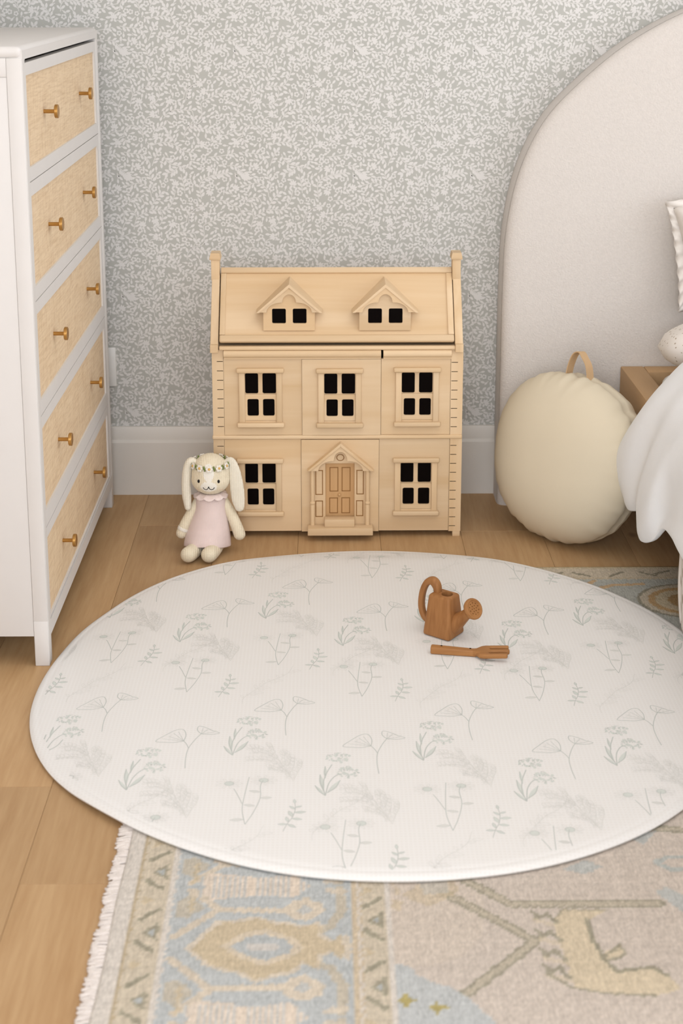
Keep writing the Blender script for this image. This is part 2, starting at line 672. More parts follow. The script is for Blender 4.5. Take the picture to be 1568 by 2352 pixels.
fl = tag(obj('floor', Geo().box(RX0, RX1, RY0, 0.0, -0.06, -0.0125), 'floor'), kind='structure')
BW, SEAM = 0.208, -0.536
cols = []
x = SEAM - 3 * BW
while x < RX1:
    cols.append(x)
    x += BW
joints = {round(SEAM - BW, 3): [-1.517, -3.4], round(SEAM, 3): [-0.25, -1.8045, -3.6], round(SEAM + 4 * BW, 3): [-0.30, -2.15, -4.0]}
for x in cols:
    js = joints.get(round(x, 3))
    if js is None:
        a = -random.uniform(0.5, 1.9)
        js = [a, a - 1.9, a - 3.8, a - 5.7]
    ys = [-0.001] + [j for j in js if j > RY0] + [RY0]
    xa, xb = max(x, RX0) + 0.00025, min(x + BW, RX1) - 0.00025
    if xb - xa < 0.01:
        continue
    for ya, yb in zip(ys[1:], ys[:-1]):
        g = Geo().box(-(xb - xa) / 2, (xb - xa) / 2, -(yb - ya) / 2 + 0.0004, (yb - ya) / 2 - 0.0003, -0.012, 0.0, 0.0006, 1)
        p = obj('plank', g, 'floor', None)
        p.parent = fl
        p.location = ((xa + xb) / 2, (ya + yb) / 2, 0)

# walls (box, wallpapered wall behind the headboard)
wb = tag(obj('wall_back', Geo().box(RX0 - 0.1, RX1 + 0.1, 0.0, 0.1, -0.06, RZ1), 'wallpaper'), kind='structure')
tag(obj('wall_left', Geo().box(RX0 - 0.1, RX0, RY0, 0.0, -0.06, RZ1), 'white_wall'), kind='structure')

g = Geo().box(RX1, RX1 + 0.1, CY0, 0.0, -0.06, 0.80)
tag(obj('wall_right', g.box(RX1, RX1 + 0.1, CY0, 0.0, 2.35, RZ1), 'white_wall'), kind='structure')
tag(obj('wall_rear', Geo().box(RX0 - 0.1, RX1, RY0, RY0 + 0.1, -0.06, 0.70), 'white_wall'), kind='structure')
tag(obj('ceiling', Geo().box(RX0 - 0.1, RX1, CY0, 0.1, RZ1, RZ1 + 0.1), 'white_wall'), kind='structure')

# printed wallpaper: sprigs of leaves and blossoms, one repeat laid out on a torus and tiled
TW, TH = 0.310, 0.325


VINES = [[(115, 190), (105, 120), (110, 80), (150, 45), (210, 30), (270, 22), (310, 8)], [(215, 205), (260, 200), (300, 210), (340, 235), (380, 250), (395, 290), (385, 330)],
         [(130, 480), (128, 420), (125, 375), (160, 352), (200, 340), (245, 315), (300, 320)], [(20, 360), (30, 300), (60, 265), (100, 245), (150, 240)], [(20, 545), (60, 520), (100, 515), (130, 490)],
         [(20, 545), (90, 540), (160, 550), (220, 560), (280, 550), (320, 500), (350, 460), (400, 440), (440, 420)], [(365, 452), (378, 400), (350, 370), (330, 350)], [(377, 400), (400, 350), (430, 325)],
         [(460, 400), (470, 350), (490, 310), (530, 290), (580, 265), (640, 265), (700, 260), (740, 200), (760, 130)], [(580, 265), (600, 220), (640, 170), (660, 155)], [(590, 180), (580, 130), (545, 95), (500, 80), (460, 90), (420, 100)],
         [(430, 215), (450, 190), (490, 180), (525, 190), (540, 230)], [(478, 330), (475, 300), (460, 275), (420, 275)], [(580, 385), (620, 385), (655, 350), (665, 310), (650, 270)], [(545, 610), (540, 550), (560, 490), (600, 460)],
         [(540, 575), (510, 540), (470, 525), (430, 540), (410, 580), (415, 620), (430, 650)], [(185, 640), (240, 600), (300, 590), (340, 570), (400, 560)], [(412, 600), (380, 612), (350, 650)], [(170, 740), (240, 735), (300, 725), (360, 715)],
         [(405, 705), (460, 715), (520, 720), (560, 740), (590, 790)], [(570, 640), (600, 660), (650, 645), (710, 640), (770, 660), (830, 700), (890, 710)], [(770, 660), (745, 610), (720, 580)], [(610, 610), (620, 570), (650, 540), (690, 530)],
         [(690, 480), (720, 445), (780, 420), (850, 425), (890, 420)], [(830, 610), (835, 570), (860, 540), (895, 525)], [(600, 800), (620, 750), (640, 715), (650, 700)], [(680, 720), (700, 760), (740, 790), (790, 800), (830, 815), (870, 800)],
         [(790, 800), (750, 835), (700, 850)], [(830, 350), (845, 300), (880, 270)], [(140, 890), (190, 865), (250, 855), (300, 845)], [(300, 800), (350, 800), (390, 830), (420, 860)], [(825, 150), (820, 95), (800, 20)], [(598, 150), (602, 80), (580, 30)], [(50, 520), (70, 480), (60, 430), (20, 425)]]
FLOWERS = [(38, 195), (15, 255), (100, 125), (185, 68), (280, 55), (245, 135), (195, 190), (320, 252), (400, 210), (105, 345), (152, 390), (265, 362), (300, 345), (290, 410), (355, 330), (430, 130), (525, 200), (610, 120), (675, 95), (640, 35), (790, 150), (865, 195),
           (770, 265), (790, 320), (85, 495), (235, 470), (220, 535), (25, 645), (60, 745), (135, 770), (178, 695), (262, 700), (310, 740), (240, 735), (450, 608), (470, 480), (580, 500), (530, 450), (690, 535), (765, 515), (815, 470), (590, 560), (650, 715), (745, 745), (600, 795), (550, 690)]
BLOOMS = [(355, 120), (175, 140), (120, 245), (150, 300), (520, 370), (610, 335), (730, 360), (620, 450), (640, 600), (365, 650), (120, 655), (250, 610), (180, 820), (495, 805), (430, 40), (760, 90), (345, 540)]


def wallpaper_tile():
    R = random.Random(21)
    occ = []

    def free(x, y, r):
        for a, b, q in occ:
            dx = abs(x - a); dx = min(dx, TW - dx)
            dy = abs(y - b); dy = min(dy, TH - dy)
            if dx * dx + dy * dy < (r + q) ** 2:
                return False
        return True

    leaves, stems = [], []

    def lens(x, y, a, L, w):
        ca, sa = math.cos(a), math.sin(a)
        pts = []
        for t, s in ((-.5, 0), (-.28, .78), (0.02, 1), (.28, .72), (.5, 0), (.28, -.72), (0.02, -1), (-.28, -.78)):
            px, py = t * L, s * w / 2
            pts.append((x + px * ca - py * sa, y + px * sa + py * ca))
        leaves.append(pts)

    def flower(x, y, s=1.0):
        a0 = R.uniform(0, 6.28)
        for q in range(5):
            a = a0 + q * 2 * PI / 5
            lens(x + math.cos(a) * 0.0046 * s, y + math.sin(a) * 0.0046 * s, a + PI / 2, 0.0062 * s, 0.0046 * s)

    def bloom(x, y, a):
        for q, da in enumerate((-0.95, -0.45, 0.0, 0.45, 0.95)):
            L = 0.0160 if q in (1, 2, 3) else 0.0125
            lens(x + math.cos(a + da) * L * 0.56, y + math.sin(a + da) * L * 0.56, a + da, L * 0.92, 0.0056)
        for da in (2.2, -2.2):
            lens(x + math.cos(a + da) * 0.0055, y + math.sin(a + da) * 0.0055, a + da, 0.0095, 0.0060)

    def at(p):
        return p[0] / 827.0 * TW, -p[1] / 836.0 * TH

    vines = [spline([at(p) for p in v_], 6) for v_ in VINES]
    for k_, v_ in enumerate(vines):
        stems.append(v_)
        for p in v_[::2]:
            occ.append((p[0] % TW, p[1] % TH, 0.0008))
    for p in BLOOMS:
        x, y = at(p)
        a = R.uniform(0, 2 * PI)
        bloom(x - math.cos(a) * 0.004, y - math.sin(a) * 0.004, a)
        occ.append((x % TW, y % TH, 0.0085))
    for p in FLOWERS:
        x, y = at(p)
        if free(x, y, 0.0022):
            flower(x, y, R.uniform(1.0, 1.2))
            occ.append((x % TW, y % TH, 0.0060))
    for v_ in vines:
        d, side, nxt = 0.0, 1, 0.004
        for p, q in zip(v_[:-1], v_[1:]):
            sx, sy = q[0] - p[0], q[1] - p[1]
            d += math.hypot(sx, sy)
            if d < nxt:
                continue
            nxt += 0.0062
            side = -side
            for sd in (side, -side) if R.random() < 0.45 else (side,):
                a = math.atan2(sy, sx)
                la = a + sd * R.uniform(0.70, 1.0)
                L = R.uniform(0.0120, 0.0148)
                cx, cy = q[0] + math.cos(la) * (0.0018 + L / 2), q[1] + math.sin(la) * (0.0018 + L / 2)
                if free(cx, cy, 0.0034):
                    lens(cx, cy, la, L, L * R.uniform(0.46, 0.54))
                    stems.append([q, (q[0] + math.cos(la) * 0.004, q[1] + math.sin(la) * 0.004)])
                    occ.append((cx % TW, cy % TH, 0.0048))
        a = math.atan2(v_[-1][1] - v_[-2][1], v_[-1][0] - v_[-2][0])
        ex, ey = v_[-1][0] + math.cos(a) * 0.006, v_[-1][1] + math.sin(a) * 0.006
        if free(ex, ey, 0.0030):
            lens(ex, ey, a, 0.0138, 0.0076)
            occ.append((ex % TW, ey % TH, 0.0048))
    for r_ in (0.0054, 0.0048, 0.0044, 0.0041):
        for i in range(900):
            x, y = R.uniform(0, TW), R.uniform(0, TH)
            if not free(x, y, r_):
                continue
            if r_ > 0.005 and R.random() < 0.25:
                flower(x, y, R.uniform(0.95, 1.15))
                occ.append((x, y, 0.0062))
                continue
            a = R.uniform(0, 2 * PI)
            L = R.uniform(0.0108, 0.0138)
            lens(x, y, a, L, L * R.uniform(0.46, 0.54))
            stems.append([(x - math.cos(a) * (L * 0.5 + 0.004), y - math.sin(a) * (L * 0.5 + 0.004)), (x - math.cos(a) * L * 0.4, y - math.sin(a) * L * 0.4)])
            occ.append((x, y, 0.0046))
    return leaves, stems


def ribbon2d(pts, w):
    P = np.array(pts, float)
    t = np.gradient(P, axis=0)
    t /= np.linalg.norm(t, axis=1)[:, None] + 1e-12
    n = np.c_[-t[:, 1], t[:, 0]] * w / 2
    return P + n, P - n


def print_layer(name, polys, strokes, parent, place, mats, tiles=((0, 0),), keep=None):
    """Flat printed shapes (filled outlines and pen strokes) as one thin mesh on a surface.
    polys: (points, material), strokes: (points, width, material). Each mark lies a hair above the one before."""
    pts, tot, mi, lay = [], [], [], []
    n_ = 0
    for p, m_ in polys:
        pts.append(np.array(p, float))
        tot.append(len(p)); mi.append(m_); lay.append(n_ % 60)
        n_ += 1
    for p, w, m_ in strokes:
        A, B_ = ribbon2d(p, w)
        for i in range(len(A) - 1):
            pts.append(np.array([A[i], A[i + 1], B_[i + 1], B_[i]]))
            tot.append(4); mi.append(m_); lay.append(n_ % 60)
        n_ += 1
    P = np.concatenate(pts)
    tot, mi = np.array(tot), np.array(mi)
    LV = np.repeat(np.array(lay, float) * 1.5e-6, tot)
    VV, TT, MM = [], [], []
    for ox, oy in tiles:
        Q_ = P + np.array([ox, oy])
        ok = np.ones(len(tot), bool)
        if keep is not None:
            st = np.concatenate([[0], np.cumsum(tot)[:-1]])
            ok = np.minimum.reduceat(keep(Q_[:, 0], Q_[:, 1]).astype(int), st) > 0
            if not ok.any():
                continue
        sel = np.repeat(ok, tot)
        VV.append(place(Q_[sel, 0], Q_[sel, 1], LV[sel]))
        TT.append(tot[ok]); MM.append(mi[ok])
    V_ = np.concatenate(VV) - np.array(root_of(parent).location)
    T_ = np.concatenate(TT)
    me_ = bpy.data.meshes.new(name)
    me_.vertices.add(len(V_))
    me_.vertices.foreach_set('co', V_.ravel())
    me_.loops.add(len(V_))
    me_.loops.foreach_set('vertex_index', np.arange(len(V_)))
    me_.polygons.add(len(T_))
    me_.polygons.foreach_set('loop_start', np.concatenate([[0], np.cumsum(T_)[:-1]]))
    me_.update(calc_edges=True)
    for m_ in mats:
        me_.materials.append(MAT[m_])
    me_.polygons.foreach_set('material_index', np.concatenate(MM))
    o = bpy.data.objects.new(name, me_)
    COL.objects.link(o)
    o.parent = parent
    return tag(o, kind='stuff')


lv, sv = wallpaper_tile()
tiles = [(-0.419 + (i - 3) * TW, 1.217 + (j - 4) * TH) for i in range(10) for j in range(7)]
print_layer('wallpaper_print', [(p, 0) for p in lv], [(s, 0.0023, 1) for s in sv], wb,
            lambda a, b, l: np.c_[a, -0.0002 - l, b], ['wallprint', 'wallvine'], tiles)

# baseboard: flat board with a rounded cap step
bb = Geo()
prof = [(0, 0), (-0.018, 0), (-0.018, 0.149), (-0.015, 0.153), (-0.011, 0.156), (-0.011, 0.188), (-0.008, 0.1925), (0, 0.1925)]
bb.prism(prof, lambda u, w, d: (d, u, w), RX0, RX1)
tag(obj('baseboard_back', bb, 'trim'), kind='structure')

# electrical outlet half hidden behind the dresser
ol = thing('wall_outlet', 'white plastic wall outlet plate peeking out behind the cane dresser', 'outlet', (-0.651, 0, 0.306))
obj('cover_plate', Geo().box(-0.688, -0.616, -0.006, 0, 0.306, 0.415, 0.003), 'plastic', ol)
for z in (0.338, 0.383):
    obj('socket', Geo().prism([(a - 0.652, b + z) for a, b in rrect(0.017, 0.014, 0.009)], XZ, -0.0075, -0.005, 0.0008), 'plastic', ol)

# ------------------------------------------------------------------ dresser
DX = -0.6227          # plane of the drawer fronts
DY0, DY1, DH = -1.050, -0.090, 1.268
DXB = -1.06
dr = thing('dresser', 'tall white five-drawer dresser with woven cane drawer fronts and brass knobs', 'dresser', (-0.84, -0.57, 0))
obj('top_panel', Geo().box(DXB, DX, DY0, DY1, DH - 0.024, DH, 0.012, 4), 'dresser', dr)
for ya, yb in ((DY0, DY0 + 0.03), (DY1 - 0.03, DY1)):
    for xa, xb in ((DX - 0.030, DX), (DXB, DXB + 0.03)):
        obj('leg', Geo().box(xa, xb, ya, yb, 0.0, 0.10, 0.002), 'dresser', dr)
        obj('corner_post', Geo().box(xa, xb, ya, yb, 0.099, DH - 0.022, 0.002), 'dresser', dr)
for ya, yb in ((DY0 + 0.0012, DY0 + 0.02), (DY1 - 0.02, DY1 - 0.0012)):
    obj('side_panel', Geo().box(DXB + 0.0302, DX - 0.0302, ya, yb, 0.066, 1.2102, 0.0005), 'dresser', dr)
    obj('side_rail', Geo().box(DXB + 0.03, DX - 0.030, ya - 0.0012, yb, 1.2106, DH - 0.022, 0.0006), 'dresser', dr)
obj('back_panel', Geo().box(DXB, DXB + 0.01, DY0 + 0.03, DY1 - 0.03, 0.066, DH - 0.02), 'dresser', dr)
# front frame: one surround with a rounded opening
v, f = plate(DY0 + 0.004, DY1 - 0.004, 0.060, DH - 0.008, [(DY0 + 0.021, DY1 - 0.021, 0.0915, 1.243, 0.012)], DX - 0.022, DX + 0.0006, YZ, seg=6)
obj('front_frame', Geo().add(v, f), 'dresser', dr, angle=0.7)
seams = [1.2395, 1.005, 0.767, 0.530, 0.292, 0.0925]
OY0, OY1 = DY0 + 0.0215, DY1 - 0.0215
for i in range(5):
    zt, zb = seams[i] - (0.0045 if i == 0 else 0.0009), seams[i + 1] + 0.0009
    ct, cb = (1.211, 0.977, 0.740, 0.503, 0.268)[i], (1.033, 0.797, 0.562, 0.328, 0.098)[i]
    ca, cz = DY0 + 0.040, DY1 - 0.056
    v, f = plate(OY0 + 0.0008, OY1 - 0.0008, zb, zt, [(ca, cz, cb, ct)], DX - 0.018, DX - 0.001, YZ)
    d = obj('drawer', Geo().add(v, f), 'dresser', dr)
    obj('cane_panel', Geo().box(DX - 0.012, DX - 0.0052, ca - 0.004, cz + 0.004, cb - 0.004, ct + 0.004), 'cane', d)
    obj('drawer_box', Geo().box(DX - 0.38, DX - 0.019, OY0 + 0.02, OY1 - 0.02, zb + 0.012, zt - 0.03), 'dresser_in', d)
    zk = (ct + cb) / 2 + 0.003
    for yk in (-0.820, -0.366):
        xf = Matrix.Translation((DX - 0.006, yk, zk)) @ Matrix.Rotation(PI / 2, 4, 'Y')
        kg = Geo().lathe([(0.0042, 0.0), (0.0042, 0.0225), (0.0048, 0.0235), (0.0132, 0.0238), (0.0142, 0.0248), (0.0142, 0.0300), (0.0134, 0.0310)], 28, xf)
        obj('knob', kg, 'brass', d)

# ------------------------------------------------------------------ headboard
hb_out = [(0.4120, 0.0), (0.4125, 0.30), (0.4130, 0.60), (0.4200, 0.76), (0.4500, 0.905), (0.5080, 1.030), (0.5940, 1.127),
          (0.7120, 1.226), (0.8490, 1.303), (1.0, 1.355), (1.20, 1.385)]


def mirror_arch(pts, cx):
    return pts + [(2 * cx - a, b) for a, b in reversed(pts[:-1])]


arch = mirror_arch(spline(hb_out, 5), 1.20)
hd = thing('headboard', 'tall arched headboard upholstered in cream boucle against the wallpaper', 'headboard', (1.2, -0.05, 0))


def inset(poly, d):
    P = np.array(poly)
    t = np.gradient(P, axis=0)
    t /= np.linalg.norm(t, axis=1)[:, None]
    n = np.c_[t[:, 1], -t[:, 0]]
    Q = P + n * d
    Q[0, 1] = Q[-1, 1] = 0.0
    return [tuple(q) for q in Q]


def arch_skin(layers):
    g = Geo()
    n = len(arch)
    rings = [[(a, y, b) for a, b in inset(arch, d)] for d, y in layers]
    for r in rings:
        g.v += r
    for j in range(len(rings) - 1):
        for i in range(n - 1):
            g.f.append((j * n + i, j * n + i + 1, (j + 1) * n + i + 1, (j + 1) * n + i))
            g.m.append(0)
    return g, n, len(rings)


g, n, L = arch_skin([(0.006, -0.002), (0.0, -0.006), (0.0, -0.020), (0.0, -0.085), (0.0012, -0.0915)])
obj('side_band', g, 'boucle', hd, angle=None)
layers = [(0.0016, -0.0915), (0.0012, -0.0955), (0.003, -0.101), (0.008, -0.1075), (0.018, -0.1125), (0.034, -0.115), (0.06, -0.116), (0.20, -0.117)]
g, n, L = arch_skin(layers)
ctr = len(g.v)
last = (L - 1) * n
# close the front by strips across the arch
for i in range(n // 2):
    a, b = last + i, last + n - 1 - i
    if a + 1 < b - 1:
        g.f.append((a, a + 1, b - 1, b))
        g.m.append(0)
    elif a + 1 == b - 1:
        g.f.append((a, a + 1, b))
        g.m.append(0)
obj('front_panel', g, 'boucle', hd, angle=None)

# ------------------------------------------------------------------ bed frame, mattress, bedding
BX0, BX1, BY0 = 0.728, 1.672, -2.15
bed = thing('bed_frame', 'oak bed frame with thick square rails in front of the headboard', 'bed', (1.2, -1.1, 0))
obj('side_rail', Geo().box(BX0, BX0 + 0.060, BY0, -0.120, 0.166, 0.390, 0.003), 'oak', bed)
obj('side_rail', Geo().box(BX1 - 0.060, BX1, BY0, -0.120, 0.166, 0.390, 0.003), 'oak', bed)
obj('head_rail', Geo().box(BX0 + 0.0605, BX1 - 0.0605, -0.180, -0.120, 0.166, 0.390, 0.003), 'oak', bed)
obj('foot_rail', Geo().box(BX0 + 0.0605, BX1 - 0.0605, BY0, BY0 + 0.06, 0.166, 0.390, 0.003), 'oak', bed)
for lx, ly in ((BX0 + 0.10, -0.20), (BX1 - 0.18, -0.20), (BX0 + 0.10, BY0 + 0.1), (BX1 - 0.18, BY0 + 0.1)):
    obj('leg', Geo().box(lx, lx + 0.08, ly - 0.04, ly + 0.04, 0.0 if ly > -0.5 else 0.0095, 0.200, 0.003), 'oak', bed)
obj('slat_deck', Geo().box(BX0 + 0.061, BX1 - 0.061, BY0 + 0.061, -0.181, 0.200, 0.218), 'oak', bed)
tag(obj('mattress', Geo().box(BX0 + 0.075, BX1 - 0.075, BY0 + 0.075, -0.245, 0.219, 0.408, 0.03, 4), 'mattress', loc=(1.2, -1.1, 0.219)),
    'white mattress lying inside the oak bed frame', 'mattress')


def grid_geo(fn, nu, nv, thick=None):
    g = Geo()
    for i in range(nu):
        for j in range(nv):
            g.v.append(tuple(fn(i / (nu - 1), j / (nv - 1))))
    for i in range(nu - 1):
        for j in range(nv - 1):
            g.f.append((i * nv + j, (i + 1) * nv + j, (i + 1) * nv + j + 1, i * nv + j + 1))
            g.m.append(0)
    return g


def solidify(o, t, offset=0.0, subsurf=0):
    md = o.modifiers.new('thickness', 'SOLIDIFY')
    md.thickness = t
    md.offset = offset
    if subsurf:
        s = o.modifiers.new('soft', 'SUBSURF')
        s.levels = s.render_levels = subsurf


# duvet: cross-sections from the bed centre over the rail and down the side; one row per position along the bed
# each row: y shift of the hem relative to the top, list of (x, y, z)
DUV = [
    # head-end fold, then towards the foot
    [(1.742, -0.50, 0.13), (1.742, -0.50, 0.34), (1.705, -0.50, 0.505), (1.60, -0.50, 0.535), (1.20, -0.50, 0.545), (0.95, -0.53, 0.540), (0.82, -0.535, 0.520), (0.755, -0.525, 0.460), (0.705, -0.505, 0.385), (0.682, -0.455, 0.285), (0.672, -0.390, 0.205), (0.684, -0.400, 0.165), (0.700, -0.42, 0.150)],
    [(1.742, -0.56, 0.13), (1.742, -0.56, 0.34), (1.705, -0.56, 0.505), (1.60, -0.56, 0.560), (1.20, -0.56, 0.572), (0.95, -0.585, 0.568), (0.81, -0.585, 0.540), (0.735, -0.570, 0.465), (0.690, -0.545, 0.380), (0.664, -0.500, 0.290), (0.660, -0.455, 0.215), (0.672, -0.470, 0.165), (0.690, -0.49, 0.143)],
    [(1.742, -0.66, 0.13), (1.742, -0.66, 0.34), (1.705, -0.66, 0.505), (1.60, -0.66, 0.572), (1.20, -0.66, 0.585), (0.95, -0.670, 0.580), (0.80, -0.670, 0.552), (0.724, -0.655, 0.475), (0.682, -0.625, 0.390), (0.658, -0.590, 0.300), (0.652, -0.560, 0.230), (0.664, -0.565, 0.185), (0.680, -0.57, 0.155)],
    [(1.742, -0.76, 0.13), (1.742, -0.76, 0.34), (1.705, -0.76, 0.505), (1.60, -0.76, 0.575), (1.20, -0.76, 0.590), (0.95, -0.760, 0.585), (0.80, -0.755, 0.555), (0.728, -0.735, 0.480), (0.694, -0.705, 0.395), (0.680, -0.675, 0.310), (0.676, -0.655, 0.245), (0.680, -0.650, 0.205), (0.688, -0.65, 0.180)],
    [(1.742, -0.84, 0.13), (1.742, -0.84, 0.34), (1.705, -0.84, 0.505), (1.60, -0.84, 0.575), (1.20, -0.84, 0.590), (0.95, -0.835, 0.585), (0.80, -0.825, 0.555), (0.724, -0.800, 0.480), (0.688, -0.770, 0.390), (0.668, -0.740, 0.300), (0.662, -0.720, 0.220), (0.664, -0.712, 0.170), (0.672, -0.71, 0.140)],
    [(1.742, -0.93, 0.13), (1.742, -0.93, 0.34), (1.705, -0.93, 0.505), (1.60, -0.93, 0.575), (1.20, -0.93, 0.590), (0.95, -0.920, 0.585), (0.80, -0.905, 0.555), (0.722, -0.880, 0.480), (0.686, -0.850, 0.390), (0.668, -0.825, 0.310), (0.664, -0.805, 0.240), (0.668, -0.800, 0.200), (0.676, -0.80, 0.172)],
    [(1.742, -1.03, 0.13), (1.742, -1.03, 0.34), (1.705, -1.03, 0.505), (1.60, -1.03, 0.575), (1.20, -1.03, 0.590), (0.95, -1.020, 0.585), (0.80, -1.000, 0.555), (0.728, -0.965, 0.480), (0.698, -0.930, 0.400), (0.690, -0.900, 0.335), (0.688, -0.885, 0.280), (0.690, -0.880, 0.250), (0.693, -0.88, 0.225)],
    [(1.742, -1.20, 0.13), (1.742, -1.20, 0.34), (1.705, -1.20, 0.505), (1.60, -1.20, 0.575), (1.20, -1.20, 0.590), (0.95, -1.195, 0.585), (0.80, -1.175, 0.555), (0.722, -1.150, 0.480), (0.690, -1.120, 0.400), (0.680, -1.095, 0.330), (0.676, -1.080, 0.280), (0.680, -1.075, 0.250), (0.688, -1.07, 0.235)],
    [(1.742, -1.50, 0.13), (1.742, -1.50, 0.34), (1.705, -1.50, 0.505), (1.60, -1.50, 0.570), (1.20, -1.50, 0.585), (0.95, -1.50, 0.58), (0.80, -1.49, 0.55), (0.726, -1.48, 0.48), (0.694, -1.47, 0.40), (0.684, -1.46, 0.33), (0.680, -1.46, 0.27), (0.684, -1.46, 0.23), (0.690, -1.46, 0.21)],
    [(1.742, -1.90, 0.13), (1.742, -1.90, 0.34), (1.705, -1.90, 0.505), (1.60, -1.90, 0.560), (1.20, -1.90, 0.575), (0.95, -1.90, 0.57), (0.80, -1.90, 0.54), (0.73, -1.90, 0.47), (0.698, -1.90, 0.39), (0.688, -1.90, 0.32), (0.684, -1.90, 0.26), (0.688, -1.90, 0.22), (0.694, -1.90, 0.20)],
]
rows = [spline(r, 6) for r in DUV]
colsD = [spline([r[i] for r in rows], 8) for i in range(len(rows[0]))]
g = Geo()
nu, nv = len(colsD), len(colsD[0])
for i in range(nu):
    for j in range(nv):
        p = colsD[i][j]
        s = i / nu
        w = 0.0030 * math.sin(j * 0.36 + 2.6 * math.sin(i * 0.09) + i * 0.12) * (0.35 + 0.65 * min(1, max(0, (s - 0.35) * 2)))
        w += 0.003 * math.sin(i * 0.23 + j * 0.21)
        g.v.append((p[0] - w, p[1], p[2] + 0.5 * w))
for i in range(nu - 1):
    for j in range(nv - 1):
        g.f.append((i * nv + j, (i + 1) * nv + j, (i + 1) * nv + j + 1, i * nv + j + 1))
        g.m.append(0)
duvet = obj('duvet', g, 'duvet', loc=(1.2, -1.1, 0.45), angle=None)
solidify(duvet, 0.012, 0.0, 1)
tag(duvet, 'rumpled plain white duvet hanging in folds over the side of the bed', 'duvet')

# printed quilt hanging below the duvet, nearly to the floor
def quilt_fn(u, w):
    y = -0.865 - 1.0 * u
    z = 0.384 - 0.354 * w
    edge = (1 - min(1, u * 14)) * (-0.06 * w + 0.008 * math.sin(w * 9))
    x = 0.7175 - 0.002 * w + 0.004 * math.sin(u * 46) * w + 0.003 * math.sin(w * 7 + u * 9)
    return (x, y + edge, z)


ql = obj('quilt', grid_geo(quilt_fn, 90, 40), 'quilt', loc=(0.72, -1.3, 0.01), angle=None)
solidify(ql, 0.007, 0.0)
tag(ql, 'pale quilt with small tan leaf print hanging beside the bed below the duvet', 'quilt')
R2 = random.Random(5)
qp = []
for i in range(26):
    for j in range(13):
        cy, cz = -0.90 - i * 0.036 - (0.018 if j % 2 else 0), 0.37 - j * 0.030
        a = R2.uniform(0.9, 2.2)
        for s in (0.5, 0.72, 0.95):
            qp.append(([(cy + math.cos(a + t) * 0.006 * s * (1 if t else 1) + 0, cz + math.sin(a + t) * 0.011 * s) for t in np.linspace(0, 2 * PI, 9)], 0.0011, 0))


def quilt_place(a, b, l):
    out = []
    for a_, b_, l_ in zip(a, b, l):
        p = quilt_fn(min(max((-0.865 - a_) / 1.0, 0), 1), min(max((0.384 - b_) / 0.354, 0), 1))
        out.append((p[0] - 0.0042 - l_, p[1], p[2]))
    return np.array(out)


print_layer('leaf_print', [], qp, ql, quilt_place, ['quiltprint'], keep=lambda a, b: (a < -0.872 - 0.07 * (0.384 - b)) & (b > 0.045))


def pillow_geo(hw, hh, ht, n=40, pinch=0.10):
    """Plump cushion, seam round the edge, corners pulled to points; local x, z plane, y thickness."""
    g = Geo()
    for side in (-1, 1):
        b = len(g.v)
        for i in range(n + 1):
            for j in range(n + 1):
                u, w = i / n * 2 - 1, j / n * 2 - 1
                px = hw * u * (1 - pinch * (1 - w * w))
                pz = hh * w * (1 - pinch * (1 - u * u))
                prof = ((1 - u ** 4) * (1 - w ** 4)) ** 0.42
                wr = 1 + 0.05 * math.sin(7 * u + 3 * w) * (u * u + w * w) * 0.5
                g.v.append((px, side * ht * prof * wr, pz))
        for i in range(n):
            for j in range(n):
                q = (b + i * (n + 1) + j, b + (i + 1) * (n + 1) + j, b + (i + 1) * (n + 1) + j + 1, b + i * (n + 1) + j + 1)
                g.f.append(q if side < 0 else q[::-1])
                g.m.append(0)
    return g


def plump_geo(hw, hh, ht, n=40):
    """Well-filled pillow with rounded corners."""
    g = Geo()
    for side in (-1, 1):
        b = len(g.v)
        for i in range(n + 1):
            for j in range(n + 1):
                u, w = i / n * 2 - 1, j / n * 2 - 1
                m_ = max(abs(u), abs(w))
                q = m_ / ((abs(u) ** 3.2 + abs(w) ** 3.2) ** (1 / 3.2)) if m_ > 0 else 1
                e = math.sqrt(max(0, 1 - m_ ** 2.6))
                g.v.append((hw * u * q, side * ht * e, hh * w * q))
        for i in range(n):
            for j in range(n):
                q = (b + i * (n + 1) + j, b + (i + 1) * (n + 1) + j, b + (i + 1) * (n + 1) + j + 1, b + i * (n + 1) + j + 1)
                g.f.append(q if side < 0 else q[::-1])
                g.m.append(0)
    return g


def weld(g):
    bm = bmesh.new()
    me = bpy.data.meshes.new('t')
    me.from_pydata(g.v, [], g.f)
    bm.from_mesh(me)
    bpy.data.meshes.remove(me)
    bmesh.ops.remove_doubles(bm, verts=bm.verts[:], dist=1e-5)
    return Geo().bm(bm)


# dotted pillow lying against the headboard, ruffled pillow upright behind
xf = Matrix.Translation((1.135, -0.352, 0.504)) @ Matrix.Rotation(0.05, 4, 'Z') @ Matrix.Rotation(1.40, 4, 'X')
g = weld(plump_geo(0.362, 0.128, 0.088, 40))
g.v = [tuple(xf @ Vector(p)) for p in g.v]
tag(obj('pillow', g, 'dotted', loc=(1.135, -0.315, 0.43), angle=None), 'cream pillow with tiny brown dashes lying on the bed behind the duvet', 'pillow', 'pillows on the bed')
rp = thing('ruffled_pillow', 'plain cream pillow with a ruffled edge propped upright against the headboard', 'pillow', (1.09, -0.22, 0.44), 'pillows on the bed')
xf = Matrix.Translation((1.132, -0.200, 0.742)) @ Matrix.Rotation(-0.15, 4, 'Y') @ Matrix.Rotation(-0.06, 4, 'X')
g = weld(pillow_geo(0.29, 0.128, 0.072, 40, 0.06))
g.v = [tuple(xf @ Vector(p)) for p in g.v]
obj('pillow_body', g, 'pillow', rp, angle=None)
g = Geo()
N = 220
